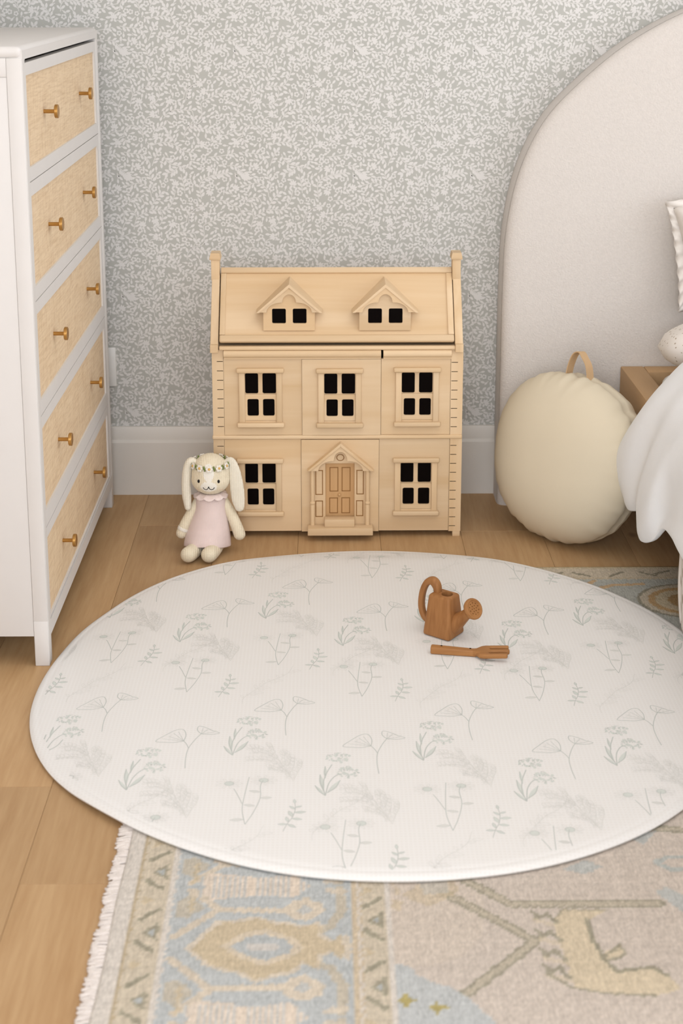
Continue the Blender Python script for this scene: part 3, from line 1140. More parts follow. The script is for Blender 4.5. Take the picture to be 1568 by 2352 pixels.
for i in range(N):
    t = i / N * 4
    s, q = int(t), (t - int(t)) * 2 - 1
    u, w = ((q, -1), (1, q), (-q, 1), (-1, -q))[s]
    px = 0.29 * u * (1 - 0.06 * (1 - w * w))
    pz = 0.128 * w * (1 - 0.06 * (1 - u * u))
    d = Vector((px / 0.29, 0, pz / 0.128)).normalized()
    for k2, off in enumerate((-0.004, 0.010, 0.022)):
        wob = (0.0, 0.004, 0.009)[k2] * math.sin(i * 0.95)
        g.v.append(tuple(xf @ Vector((px + d.x * off, wob, pz + d.z * off))))
for i in range(N):
    for k2 in range(2):
        a, b = i * 3 + k2, ((i + 1) % N) * 3 + k2
        g.f.append((a, b, b + 1, a + 1))
        g.m.append(0)
rf = obj('ruffle', g, 'pillow', rp, angle=None)
solidify(rf, 0.002)

# ------------------------------------------------------------------ round floor cushion
cu = thing('floor_cushion', 'round cream floor cushion with tan strap leaning on the headboard', 'cushion', (0.595, -0.42, 0.0))
CR, CT = 0.216, 0.120
g = Geo()
NA, NR = 160, 44
for j in range(NR + 1):
    ph = j / NR * PI                       # 0 front pole .. pi back pole
    for i in range(NA):
        a = 2 * PI * i / NA
        rr = CR * math.sin(ph) ** 0.80
        y = -CT * (math.copysign(abs(math.cos(ph)) ** 0.92, math.cos(ph)))
        near = math.exp(-((ph - PI / 2) / 0.42) ** 2)
        pl = 0.5 * math.sin(23 * a + 1.3 * math.sin(5 * a)) + 0.5 * math.sin(37 * a + 2 * math.sin(3 * a))
        amp = (0.35 + 0.65 * (0.5 + 0.5 * math.sin(2 * a - 0.6)))
        fold = 0.0052 * pl * amp * near
        seam = -0.0065 * math.exp(-((ph - PI / 2) / 0.045) ** 2)
        rr *= (abs(math.cos(a)) ** 2.28 + abs(math.sin(a)) ** 2.28) ** (-1 / 2.28) * 0.985 * (1 + 0.010 * math.sin(3 * a + 0.5))
        g.v.append(((rr + seam + fold * math.sin(ph)) * math.cos(a), y - 1.5 * fold * math.cos(ph), (rr + seam + fold * math.sin(ph)) * math.sin(a)))
for j in range(NR):
    for i in range(NA):
        a, b = j * NA + i, j * NA + (i + 1) % NA
        g.f.append((a, b, b + NA, a + NA))
        g.m.append(0)
g = weld(g)
CXF = Matrix.Translation((0.560, -0.340, 0.213)) @ Matrix.Rotation(math.radians(-49), 4, 'Z') @ Matrix.Rotation(-0.16, 4, 'X')
g.v = [tuple(CXF @ Vector(p)) for p in g.v]
zmin = min(p[2] for p in g.v)
g.v = [(p[0], p[1], max(p[2], zmin + 0.004) - zmin - 0.004) for p in g.v]
obj('cushion_body', g, 'cushion', cu, angle=None)
pth = spline([(-0.034, 0, CR - 0.016), (-0.030, 0, CR + 0.016), (-0.020, 0, CR + 0.044), (-0.004, 0, CR + 0.052), (0.010, 0, CR + 0.040), (0.026, 0, CR + 0.020), (0.037, 0, CR - 0.016)], 6)
g = Geo().sweep(pth, [(0.0125, -0.0012), (0.0125, 0.0012), (-0.0125, 0.0012), (-0.0125, -0.0012)], up=(0, 1, 0))
# strap lies flat across the rim: width along the cushion's thickness
pth3 = [Vector(p) for p in pth]
g = Geo()
for i, p in enumerate(pth3):
    t = (pth3[min(i + 1, len(pth3) - 1)] - pth3[max(i - 1, 0)]).normalized()
    nrm = Vector((-t.z, 0, t.x))
    for sy, sn in ((-0.0125, -0.0012), (0.0125, -0.0012), (0.0125, 0.0012), (-0.0125, 0.0012)):
        g.v.append(tuple(CXF @ (p + Vector((0, sy, 0)) + nrm * sn) - Vector((0, 0, zmin + 0.004))))
for i in range(len(pth3) - 1):
    for j in range(4):
        a, b = i * 4 + j, i * 4 + (j + 1) % 4
        g.f.append((a, b, b + 4, a + 4))
        g.m.append(0)
obj('strap', g, 'strap', cu, angle=0.6)

# ------------------------------------------------------------------ dollhouse
H = thing('dollhouse', 'large natural pine dollhouse with dormers, porch and multi-paned windows by the wall', 'dollhouse', (-0.02, -0.19, 0))
YF, YB = -0.336, -0.032
HL, HR = -0.331, 0.292
PANE_R = 0.0042

for x0, x1 in ((HL, HL + 0.019), (HR - 0.0195, HR - 0.0005)):
    for y0, y1 in ((YF + 0.0005, YF + 0.03), (YB - 0.03, YB)):
        obj('foot', Geo().box(x0, x1, y0, y1, 0.0, 0.0145, 0.001), 'pine', H)
for x0, x1 in ((HL + 0.0008, HL + 0.009), (HR - 0.009, HR - 0.0008)):
    obj('side_wall', Geo().box(x0, x1, YF + 0.012, YB, 0.0145, 0.494), 'pine_z', H)
obj('back_wall', Geo().box(HL + 0.009, HR - 0.009, YB - 0.006, YB - 0.0005, 0.0145, 0.494), 'pine', H)
obj('bottom_board', Geo().box(HL + 0.009, HR - 0.009, YF + 0.012, YB - 0.007, 0.0150, 0.0230), 'pine', H)
obj('middle_board', Geo().box(HL + 0.009, HR - 0.009, YF + 0.012, YB - 0.007, 0.2605, 0.2685), 'pine', H)
obj('attic_board', Geo().box(HL + 0.001, HR - 0.001, YF + 0.012, YB, 0.4945, 0.4990), 'pine', H)
obj('string_course', Geo().box(HL - 0.002, HR + 0.0005, YF - 0.005, YF + 0.011, 0.2618, 0.2716, 0.003, 3), 'pine', H)
obj('eaves_ledge', Geo().box(-0.3125, 0.2720, YF - 0.007, YF + 0.0115, 0.4925, 0.5022, 0.003, 3), 'pine', H)

# corner posts with sawn slots
for name, x0, x1, sx0, sx1, zs, z0, z1 in (
        ('u', HL, -0.3028, -0.3190, -0.3036, [0.4628 - i * 0.02404 for i in range(8)], 0.2717, 0.4920),
        ('u', 0.2620, HR, 0.2634, 0.2790, [0.4590 - i * 0.02385 for i in range(8)], 0.2717, 0.4920),
        ('l', HL, -0.3040, -0.3215, -0.3050, [0.2430 - i * 0.02378 for i in range(10)], 0.0146, 0.2616),
        ('l', 0.2622, HR + 0.0005, 0.2634, 0.2790, [0.2431 - i * 0.02378 for i in range(10)], 0.0146, 0.2616)):
    v, f = plate(x0, x1, z0, z1, [(sx0, sx1, z - 0.0009, z + 0.0009) for z in zs], YF, YF + 0.0115, XZ)
    cp = obj('corner_post', Geo().add(v, f), 'pine_z', H)
    for z in zs:
        obj('slot', Geo().box(sx0, sx1, YF + 0.0004, YF + 0.010, z - 0.0009, z + 0.0009), 'kerf', cp)

# front boards with openings
WIN = {'UL': (0.0, 0.0), 'UM': (0.1970, -0.0006), 'UR': (0.3900, 0.0008), 'LL': (-0.0030, -0.2352), 'LR': (0.3892, -0.2346)}
OPEN = (-0.2515, -0.1715, 0.3095, 0.4335)


def opening(key):
    dx, dz = WIN[key]
    return (OPEN[0] + dx, OPEN[1] + dx, OPEN[2] + dz, OPEN[3] + dz)


DOOR = (-0.0506, 0.0230, 0.0372, 0.1977)
for x0, x1, z0, z1, hole, dy in ((-0.3022, -0.1086, 0.2722, 0.4685, opening('UL'), 0.0012), (-0.1080, 0.0880, 0.2722, 0.4680, opening('UM'), -0.0022),
                                 (0.0890, 0.2612, 0.2722, 0.4685, opening('UR'), 0.0012), (-0.3034, -0.1116, 0.0165, 0.2605, opening('LL'), 0.0012),
                                 (-0.1108, 0.0840, 0.0160, 0.2600, DOOR, -0.0022), (0.0848, 0.2614, 0.0165, 0.2605, opening('LR'), 0.0012)):
    v, f = plate(x0, x1, z0, z1, [hole], YF + dy, YF + 0.0110, XZ)
    obj('front_board', Geo().add(v, f), 'pine', H)
for x0, x1 in ((-0.3015, 0.0878), (0.0936, 0.2625)):
    pr = [(YF + 0.010, 0.4690), (YF - 0.0035, 0.4690), (YF - 0.0040, 0.4735), (YF - 0.0085, 0.4755), (YF - 0.0110, 0.4800), (YF - 0.0110, 0.4860), (YF - 0.0085, 0.4905), (YF - 0.003, 0.4922), (YF + 0.010, 0.4922)]
    obj('cornice', Geo().prism(pr, lambda u, w, d: (d, u, w), x0, x1), 'pine', H, angle=0.9)

for key, (dx, dz) in WIN.items():
    ly = 0.0012 if key != 'UM' else -0.0022
    y = YF + ly
    v, f = plate(-0.2530 + dx, -0.1700 + dx, 0.3060 + dz, 0.4345 + dz, [(-0.2508 + dx, -0.1720 + dx, 0.3098 + dz, 0.4334 + dz)], y - 0.0015, y + 0.0030, XZ)
    w = obj('window', Geo().add(v, f), 'pine_z', H)
    for a, b in ((-0.2652, -0.2503), (-0.1722, -0.1580)):
        obj('jamb', Geo().box(a + dx, b + dx, y - 0.0062, y - 0.0002, 0.3060 + dz, 0.4345 + dz, 0.0016), 'pine_z', w)
    obj('header', Geo().box(-0.2705 + dx, -0.1530 + dx, y - 0.0125, y + 0.001, 0.4346 + dz, 0.4465 + dz, 0.0032, 3), 'pine', w)
    obj('sill', Geo().box(-0.2700 + dx, -0.1530 + dx, y - 0.0145, y + 0.001, 0.2945 + dz, 0.3062 + dz, 0.0032, 3), 'pine', w)
    v, f = plate(-0.2512 + dx, -0.1718 + dx, 0.3700 + dz, 0.4334 + dz,
                 [(-0.2498 + dx, -0.2172 + dx, 0.3787 + dz, 0.4315 + dz), (-0.2067 + dx, -0.1730 + dx, 0.3787 + dz, 0.4315 + dz)], y + 0.0035, y + 0.0075, XZ, PANE_R)
    obj('upper_sash', Geo().add(v, f), 'pine', w)
    v, f = plate(-0.2506 + dx, -0.1724 + dx, 0.3104 + dz, 0.3780 + dz,
                 [(-0.2446 + dx, -0.2162 + dx, 0.3219 + dz, 0.3660 + dz), (-0.2058 + dx, -0.1768 + dx, 0.3219 + dz, 0.3660 + dz)], y - 0.0010, y + 0.0030, XZ, PANE_R)
    obj('lower_sash', Geo().add(v, f), 'pine', w)
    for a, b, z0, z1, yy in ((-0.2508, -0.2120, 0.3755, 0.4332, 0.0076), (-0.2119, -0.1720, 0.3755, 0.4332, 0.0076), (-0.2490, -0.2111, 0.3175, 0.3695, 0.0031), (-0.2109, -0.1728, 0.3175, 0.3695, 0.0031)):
        obj('shade_sheet', Geo().box(a + dx, b + dx, y + yy, y + yy + 0.0006, z0 + dz, z1 + dz), 'shade_sheet', w)  # added dark sheet behind each opening, interior shade painted on


def fascia(cx, hw, zb, ztop, inner, zcusp, ucusp, zarch, d0, d1):
    """Gable fascia: straight top edges, underside cut into two quarter lobes and a centre arch."""
    us = sorted(set([0.0, hw, inner] + list(np.linspace(0, ucusp, 9)) + [ucusp + 0.0001, ucusp + 0.0030] + list(ucusp + 0.003 + (inner - ucusp - 0.003) * np.sin(np.linspace(0, PI / 2, 9)))))

    def low(u):
        if u <= ucusp:
            return zcusp + (zarch - zcusp) * math.sqrt(max(0, 1 - (u / ucusp) ** 2))
        if u <= ucusp + 0.003:
            return zcusp
        if u <= inner:
            t = (u - ucusp - 0.003) / (inner - ucusp - 0.003)
            return zb + (zcusp - zb) * math.sqrt(max(0, 1 - t * t))
        return zb
    us = [-u for u in reversed(us) if u > 0] + us
    g = Geo()
    for d in (d0, d1):
        for u in us:
            zt = ztop + (zb + 0.0006 - ztop) * abs(u) / hw
            g.v += [(cx + u, d, zt), (cx + u, d, min(low(abs(u)), zt - 0.0003))]
    n_ = len(us)
    for i in range(n_ - 1):
        a, b = 2 * i, 2 * n_ + 2 * i
        g.f += [(a, a + 2, a + 3, a + 1), (b, b + 1, b + 3, b + 2), (a, b, b + 2, a + 2), (a + 1, a + 3, b + 3, b + 1)]
    e = 2 * (n_ - 1)
    g.f += [(0, 1, 2 * n_ + 1, 2 * n_), (e, 2 * n_ + e, 2 * n_ + e + 1, e + 1)]
    g.m = [0] * len(g.f)
    return g


# door and porch
d = obj('door', Geo().box(DOOR[0] - 0.002, DOOR[1] + 0.002, YF + 0.0068, YF + 0.0108, 0.034, DOOR[3] + 0.002), 'pine_dark', H)


def frame_line(x0, x1, z0, z1, y, t=0.0024):
    return plate(x0, x1, z0, z1, [(x0 + t, x1 - t, z0 + t, z1 - t)], y - 0.0003, y, XZ)


for x0, x1, z0, z1 in ((-0.0402, -0.0178, 0.1196, 0.1846), (-0.0096, 0.0130, 0.1200, 0.1846), (-0.0410, -0.0188, 0.0612, 0.1036), (-0.0104, 0.0120, 0.0612, 0.1040)):
    v, f = frame_line(x0, x1, z0, z1, YF + 0.0068)
    obj('door_panel', Geo().add(v, f), 'burnt', d)
obj('door_knob', Geo().sphere((-0.0154, YF + 0.0035, 0.1120), (0.0042, 0.0045, 0.0042)), 'pine_dark', d)
for x0, x1, z0, z1 in ((-0.0760, -0.0566, 0.1140, 0.1800), (0.0275, 0.0464, 0.1150, 0.1800), (-0.0762, -0.0568, 0.0550, 0.0988), (0.0268, 0.0452, 0.0566, 0.0992)):
    v, f = frame_line(x0, x1, z0, z1, YF - 0.0022)
    obj('side_light', Geo().add(v, f), 'burnt', H)
g = Geo()
n = 28
for rr, yy in ((0.0078, YF - 0.0025), (0.0100, YF - 0.0025)):
    for i in range(n):
        g.v.append((-0.0130 + rr * math.cos(2 * PI * i / n), yy, 0.2130 + 0.92 * rr * math.sin(2 * PI * i / n)))
for i in range(n):
    g.f.append((i, (i + 1) % n, n + (i + 1) % n, n + i))
    g.m.append(0)
obj('round_window', g, 'burnt', H, fix=False)

porch = obj('porch_gable', fascia(-0.0125, 0.0755, 0.1830, 0.2470, 0.0560, 0.2090, 0.0175, 0.2330, YF - 0.0190, YF - 0.0022), 'pine', H, angle=0.5)
g = Geo()
for s in (-1, 1):
    pl = [(0, 0.2470), (0, 0.2560), (s * 0.0840, 0.1835), (s * 0.0755, 0.1829)]
    g.prism([(u - 0.0125, w) for u, w in pl], XZ, YF - 0.0225, YF - 0.0021, 0.0006, 1)
obj('porch_roof', g, 'pine', porch, angle=0.5)
for cx in (-0.0835, 0.0555):
    prof = [(0.0058, 0.0365), (0.0058, 0.0900), (0.0052, 0.0915), (0.0068, 0.0930), (0.0072, 0.0955), (0.0066, 0.0978), (0.0048, 0.0990), (0.0050, 0.1100), (0.0054, 0.1500), (0.0052, 0.1835)]
    obj('column', Geo().lathe(prof, 20, Matrix.Translation((cx, YF - 0.0090, 0))), 'pine_z', H, angle=0.7)
obj('upper_step', Geo().box(-0.0530, 0.0228, YF - 0.0270, YF - 0.0005, 0.0366, 0.0566, 0.0018), 'pine', H)
obj('lower_step', Geo().box(-0.0955, 0.0690, YF - 0.0360, YF - 0.0025, 0.0170, 0.0364, 0.0018), 'pine', H)

# roof: front slope hung from the ridge, framed by slats, with gable boards and chimneys at both ends
E0 = Vector((0, YF + 0.002, 0.5140))
RG = Vector((0, -0.2200, 0.6720))
sl = (RG - E0)
SLEN = sl.length
sdir = sl.normalized()
sn = Vector((0, -sdir.z, sdir.y))                # outward normal
if sn.z < 0:
    sn = -sn


def slope_pt(u, s, h):
    p = E0 + sdir * s + sn * h
    return (u, p.y, p.z)


RL, RR = -0.3118, 0.2690
v, f = plate(RL, RR, 0.006, SLEN - 0.004, [(c_ - 0.050, c_ + 0.050, 0.048, 0.112) for c_ in (-0.1388, 0.0985)], -0.006, 0.0, slope_pt)
rp_ = obj('roof_panel', Geo().add(v, f), 'pine', H)
obj('roof_trim', Geo().prism([(RL, 0.016), (RL + 0.0135, 0.016), (RL + 0.0135, SLEN - 0.012), (RL, SLEN - 0.012)], slope_pt, 0.0002, 0.004, 0.001), 'pine_z', rp_)
obj('roof_trim', Geo().prism([(RR - 0.0145, 0.016), (RR, 0.016), (RR, SLEN - 0.012), (RR - 0.0145, SLEN - 0.012)], slope_pt, 0.0002, 0.004, 0.001), 'pine_z', rp_)
obj('ridge_bar', Geo().prism([(RL, SLEN - 0.0115), (RR, SLEN - 0.0115), (RR, SLEN + 0.004), (RL, SLEN + 0.004)], slope_pt, -0.006, 0.0055, 0.0015), 'pine', rp_)
obj('eaves_lip', Geo().prism([(RL, -0.0035), (RR, -0.0035), (RR, 0.0155), (RL, 0.0155)], slope_pt, -0.006, 0.0065, 0.0045, 4), 'pine', rp_)
bk = [(RG.y + 0.002, RG.z + 0.002), (YB, 0.520), (YB, 0.512), (RG.y + 0.002, RG.z - 0.008)]
obj('rear_roof', Geo().prism(bk, YZ, RL, RR), 'pine', H)
obj('attic_back', Geo().box(RL, RR, YB - 0.006, YB, 0.4995, 0.513), 'pine', H)
for x0, x1 in ((-0.3342, -0.3145), (0.2712, 0.2912)):
    side = [(YF - 0.0105, 0.4870), (YF - 0.0105, 0.5070), (YF + 0.002, 0.5070), (RG.y - 0.020, 0.652), (RG.y - 0.020, 0.660), (RG.y + 0.02, 0.660), (YB, 0.512), (YB, 0.4995), (YF + 0.0112, 0.4995), (YF + 0.0112, 0.4921), (YF - 0.0006, 0.4921), (YF - 0.0006, 0.4870)]
    obj('gable_board', Geo().prism(side, YZ, x0, x1, 0.0008, 1), 'pine_z', H, angle=0.4)
    ch = obj('chimney', Geo().box(x0 - 0.0015, x1 - 0.0005, RG.y - 0.021, RG.y + 0.016, 0.6480, 0.7010, 0.0008), 'pine_z', H)
    cg = Geo()
    bm = bmesh.new()
    bmesh.ops.create_cube(bm, size=1.0)
    for p in bm.verts:
        e = 0.0040 if p.co.z < 0 else 0.0012
        p.co = Vector(((x0 + x1) / 2 - 0.001 + (1 if p.co.x > 0 else -1) * ((x1 - x0) / 2 + e), RG.y - 0.0025 + (1 if p.co.y > 0 else -1) * (0.0185 + e), 0.7045 if p.co.z < 0 else 0.7175))
    cg.bm(bm)
    cg.box(x0 - 0.0050, x1 + 0.0030, RG.y - 0.0245, RG.y + 0.0195, 0.7008, 0.7047, 0.0008)
    obj('chimney_cap', cg, 'pine', ch)

# dormers
for cx in (-0.1388, 0.0985):
    dyf = YF + 0.0140
    zb = 0.5380
    v, f = plate(cx - 0.0642, cx + 0.0632, zb, 0.6000, [(cx - 0.0425, cx - 0.0084, 0.5558, 0.5935), (cx + 0.0086, cx + 0.0427, 0.5558, 0.5935)], dyf, dyf + 0.006, XZ, 0.0035)
    g = Geo().add(v, f)
    g.prism([(cx - 0.0600, 0.6001), (cx + 0.0600, 0.6001), (cx, 0.6450)], XZ, dyf, dyf + 0.006)
    for x0, x1 in ((cx - 0.0640, cx - 0.0580), (cx + 0.0570, cx + 0.0630)):
        ye = dyf + 0.0062
        g.prism([(ye, zb), (ye, 0.600), (E0.y + 0.086 * sdir.y / sdir.z + 0.004, 0.600), (ye + 0.002, zb)], YZ, x0, x1)
    dm = obj('dormer', g, 'pine', H)
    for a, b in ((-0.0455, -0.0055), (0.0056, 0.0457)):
        obj('shade_sheet', Geo().box(cx + a, cx + b, dyf + 0.0062, dyf + 0.0070, 0.5520, 0.5970), 'shade_sheet', dm)  # attic shade as an added near-black sheet behind the dormer opening
    obj('bargeboard', fascia(cx, 0.0745, 0.5855, 0.6480, 0.0560, 0.6105, 0.0175, 0.6310, dyf - 0.0080, dyf - 0.0004), 'pine', dm, angle=0.5)
    g = Geo()
    for s in (-1, 1):
        # roof slab: front edge vertical, back edge mitred into the main slope
        pts = []
        for u, w in ((0, 0.6480), (0, 0.6565), (s * 0.0815, 0.5848), (s * 0.0745, 0.5848)):
            yb_ = E0.y + (w - E0.z) * sdir.y / sdir.z
            pts.append(((cx + u, dyf - 0.0100, w), (cx + u, yb_, w)))
        g.add([p[0] for p in pts] + [p[1] for p in pts], [(0, 1, 2, 3), (7, 6, 5, 4)] + [(i, (i + 1) % 4, 4 + (i + 1) % 4, 4 + i) for i in range(4)])
    obj('dormer_roof', g, 'pine', dm, angle=0.4)

# ------------------------------------------------------------------ knitted bunny doll
B = thing('bunny_doll', 'knitted cream bunny doll in a pale pink dress sitting against the dollhouse', 'doll', (-0.335, -0.43, 0))
HC = np.array([-0.3325, -0.425, 0.202])
balls = [(tuple(HC), (0.0478, 0.042, 0.052)), ((-0.3325, -0.425, 0.190), (0.0488, 0.043, 0.040)),
         ((-0.3335, -0.418, 0.145), (0.024, 0.022, 0.02)), ((-0.334, -0.415, 0.115), (0.030, 0.025, 0.035)),
         ((-0.337, -0.418, 0.070), (0.036, 0.032, 0.045)), ((-0.340, -0.422, 0.040), (0.042, 0.040, 0.037))]
balls += chain([(-0.364, -0.418, 0.130, 0.0115), (-0.382, -0.424, 0.100, 0.0130), (-0.398, -0.430, 0.070, 0.0140), (-0.406, -0.432, 0.050, 0.0145)])
balls += chain([(-0.302, -0.418, 0.130, 0.0115), (-0.285, -0.426, 0.100, 0.0135), (-0.271, -0.434, 0.070, 0.0145), (-0.263, -0.437, 0.048, 0.0150)])
balls += chain([(-0.358, -0.440, 0.024, 0.019), (-0.370, -0.470, 0.022, 0.019), (-0.380, -0.496, 0.022, 0.0195), (-0.384, -0.504, 0.0225, 0.0195)])
balls += chain([(-0.318, -0.440, 0.024, 0.019), (-0.324, -0.470, 0.022, 0.019), (-0.331, -0.497, 0.022, 0.0195), (-0.334, -0.506, 0.0225, 0.0195)])
body = blob('body', balls, 0.0026, ['knit', 'knit_white'], B, smooth=5)
off = Vector(B.location)
mi = []
for p in body.data.polygons:
    c = p.center + off
    blaze = c.y < -0.445 and (((c.x + 0.3345) / 0.0125) ** 2 + ((c.z - 0.215) / 0.022) ** 2 < 1 or ((c.x + 0.3345) / 0.020) ** 2 + ((c.z - 0.181) / 0.0135) ** 2 < 1)
    mi.append(1 if blaze else 0)
body.data.polygons.foreach_set('material_index', mi)
for nm, pts in (('l', [(-0.368, -0.424, 0.232, 0.007), (-0.381, -0.427, 0.236, 0.0085), (-0.389, -0.429, 0.218, 0.0105), (-0.3925, -0.432, 0.185, 0.0115), (-0.3915, -0.435, 0.148, 0.0115), (-0.3890, -0.437, 0.120, 0.0085)]),
                ('r', [(-0.296, -0.424, 0.230, 0.007), (-0.283, -0.427, 0.236, 0.0095), (-0.275, -0.430, 0.218, 0.0135), (-0.2690, -0.434, 0.180, 0.0170), (-0.2650, -0.438, 0.142, 0.0170), (-0.2620, -0.440, 0.120, 0.0120)])):
    pp = spline(pts, 8)
    flat = 0.6 if nm == 'l' else 1.0
    bl = [((p[0], p[1], p[2]), (p[3], 0.0058 if nm == 'r' else 0.011, p[3])) for p in pp]
    obj_ = blob('ear', bl, 0.0020, 'knit_pale', B, smooth=5)
# dress
g = Geo()
rings = [(0.150, -0.3333, -0.4200, 0.025, 0.022), (0.143, -0.3333, -0.4205, 0.0335, 0.0270), (0.128, -0.3335, -0.4210, 0.0345, 0.0300), (0.112, -0.3342, -0.4220, 0.0350, 0.0320),
         (0.092, -0.3360, -0.4245, 0.0400, 0.0365), (0.070, -0.3385, -0.4275, 0.0460, 0.0430), (0.048, -0.3410, -0.4310, 0.0510, 0.0500), (0.030, -0.3425, -0.4340, 0.0540, 0.0550), (0.018, -0.3430, -0.4350, 0.0545, 0.0560)]
rs = spline(rings, 4)
n = 72
for z, cx, cy, rx, ry in rs:
    t = max(0, (0.07 - z) / 0.052)
    for i in range(n):
        a = 2 * PI * i / n
        fr = max(0, -math.sin(a))
        wav = 1 + 0.012 * t * math.sin(6 * a + 1.1)
        zz = z + t * (0.017 * fr - 0.004 * max(0, math.cos(a)) * fr)
        g.v.append((cx + rx * wav * math.cos(a), cy + ry * wav * math.sin(a), zz))
for j in range(len(rs) - 1):
    for i in range(n):
        a, b = j * n + i, j * n + (i + 1) % n
        g.f.append((a, b, b + n, a + n))
        g.m.append(0)
ds = obj('dress', g, 'knit_pink', B, angle=None)
solidify(ds, 0.003, 1.0)
g = Geo()
n = 126
for k2 in range(4):
    for i in range(n):
        a = 2 * PI * i / n
        sc = abs(math.sin(5 * a + 0.2)) ** 0.6
        t = k2 / 3
        rx, ry = 0.0255 + 0.0165 * t, 0.0235 + 0.0150 * t
        g.v.append((-0.3333 + rx * math.cos(a), -0.4205 + ry * math.sin(a), 0.1530 - t * (0.0060 + 0.0065 * sc)))
for k2 in range(3):
    for i in range(n):
        a, b = k2 * n + i, k2 * n + (i + 1) % n
        g.f.append((a, b, b + n, a + n))
        g.m.append(0)
co = obj('collar', g, 'collar', B, angle=None)
solidify(co, 0.002, 1.0)


def head_y(x, z, push=0.0):
    q = 1 - ((x - HC[0]) / 0.0485) ** 2 - ((z - 0.198) / 0.0535) ** 2
    return HC[1] - 0.0428 * math.sqrt(max(q, 0.02)) - push


for ex in (-0.3590, -0.3105):
    obj('eye', Geo().sphere((ex, head_y(ex, 0.1945, -0.0006), 0.1945), (0.0032, 0.0024, 0.0045), sub=3), 'thread', B, angle=None)
mp = spline([(-0.3480, 0.1800), (-0.3455, 0.1757), (-0.3408, 0.1742), (-0.3367, 0.1772), (-0.3347, 0.1828)], 5)
mq = spline([(-0.3347, 0.1828), (-0.3327, 0.1772), (-0.3285, 0.1742), (-0.3236, 0.1757), (-0.3208, 0.1800)], 5)
g = Geo()
for m_ in (mp, mq):
    g.sweep([(a, head_y(a, b, 0.0004), b) for a, b in m_], circ(0.0011, 6), up=(0, 1, 0.01))
obj('mouth', g, 'thread', B)
for s in (-1, 1):
    for dz in (0.0, -0.0045):
        a = -0.3345 + s * 0.0235
        g = Geo().sweep([(a + s * t * 0.010, head_y(a + s * t * 0.010, 0.1755 + dz - t * 0.002, 0.0001), 0.1755 + dz - t * 0.002) for t in (0, 0.5, 1)], circ(0.0005, 5), up=(0, 1, 0.01))
        obj('whisker', g, 'blush', B)
# flower crown
crown = []
for i in range(60):
    a = 2 * PI * i / 60
    crown.append((HC[0] + 0.0450 * math.cos(a), HC[1] + 0.0395 * math.sin(a), 0.2300 + 0.0035 * math.sin(a)))
cr = obj('flower_crown', Geo().sweep(crown, circ(0.0013, 6), closed=True), 'leaf', B)
for i in range(12):
    a = -PI / 2 + (i - 6) * 2 * PI / 12
    c = Vector((HC[0] + 0.0455 * math.cos(a), HC[1] + 0.0400 * math.sin(a), 0.2300 + 0.0035 * math.sin(a)))
    nrm = Vector((math.cos(a), math.sin(a), 0.25)).normalized()
    rot = nrm.to_track_quat('Z', 'Y').to_matrix().to_4x4()
    xf = Matrix.Translation(c + nrm * 0.0022) @ rot
    g = Geo()
    for q in range(6):
        b = 2 * PI * q / 6
        g.sphere((0.0056 * math.cos(b), 0.0056 * math.sin(b), 0), (0.0036, 0.0036, 0.0015), sub=2, xf=xf)
    fl_ = obj('flower', g, 'petal', cr)
    obj('flower_centre', Geo().sphere((0, 0, 0.0010), (0.0032, 0.0032, 0.0020), sub=2, xf=xf), 'yolk', fl_)
    a2 = a + PI / 12
    c = Vector((HC[0] + 0.0458 * math.cos(a2), HC[1] + 0.0403 * math.sin(a2), 0.2300 + 0.0035 * math.sin(a2)))
    g = Geo()
    for q, (dz, ds_) in enumerate(((0.0042, -0.0012), (-0.0036, 0.0012), (0.0005, 0.0))):
        tdir = Vector((-math.sin(a2), math.cos(a2), 0))
        g.sphere(tuple(c + tdir * ds_ + Vector((0, 0, dz))), (0.0024, 0.0024, 0.0030), sub=2)
    obj('leaf', g, 'leaf', cr)
# pale band round one wrist
wb_ = []
axw = (Vector((-0.398, -0.430, 0.070)) - Vector((-0.406, -0.432, 0.050))).normalized()
u_ = axw.cross(Vector((0, 1, 0))).normalized()
v_ = axw.cross(u_)
cw = Vector((-0.4015, -0.4308, 0.0610))
obj('wrist_band', Geo().sweep([cw + (u_ * math.cos(t) + v_ * math.sin(t)) * 0.0142 for t in np.linspace(0, 2 * PI, 33)[:-1]], rrect(0.0008, 0.0040, 0.0006, 2), up=tuple(axw), closed=True), 'petal', B)
# ------------------------------------------------------------------ rug
RGX0, RGX1, RGY0, RGY1 = -0.374, 1.75, -2.75, -0.556
RT = 0.0076
STEP = 0.004
nx, ny = int((RGX1 - RGX0) / STEP) + 1, int((RGY1 - RGY0) / STEP) + 1
gx, gy = np.meshgrid(np.linspace(RGX0, RGX1, nx), np.linspace(RGY0, RGY1, ny), indexing='ij')
# slightly hand-made: the left end runs in a little towards the far corner
skew = 0.050 * np.clip((gy + 1.62) / 1.06, 0, 1) ** 1.3
wx = gx + skew * np.clip(1 - (gx - RGX0) / 0.5, 0, 1)
wy = gy + 0.0
wx = wx + 0.0012 * np.sin(gy * 21) * (gx < RGX0 + 0.01)
PX, PY = gx, gy


def C(r, g_, b):
    return np.array(lin(r, g_, b)[:3])


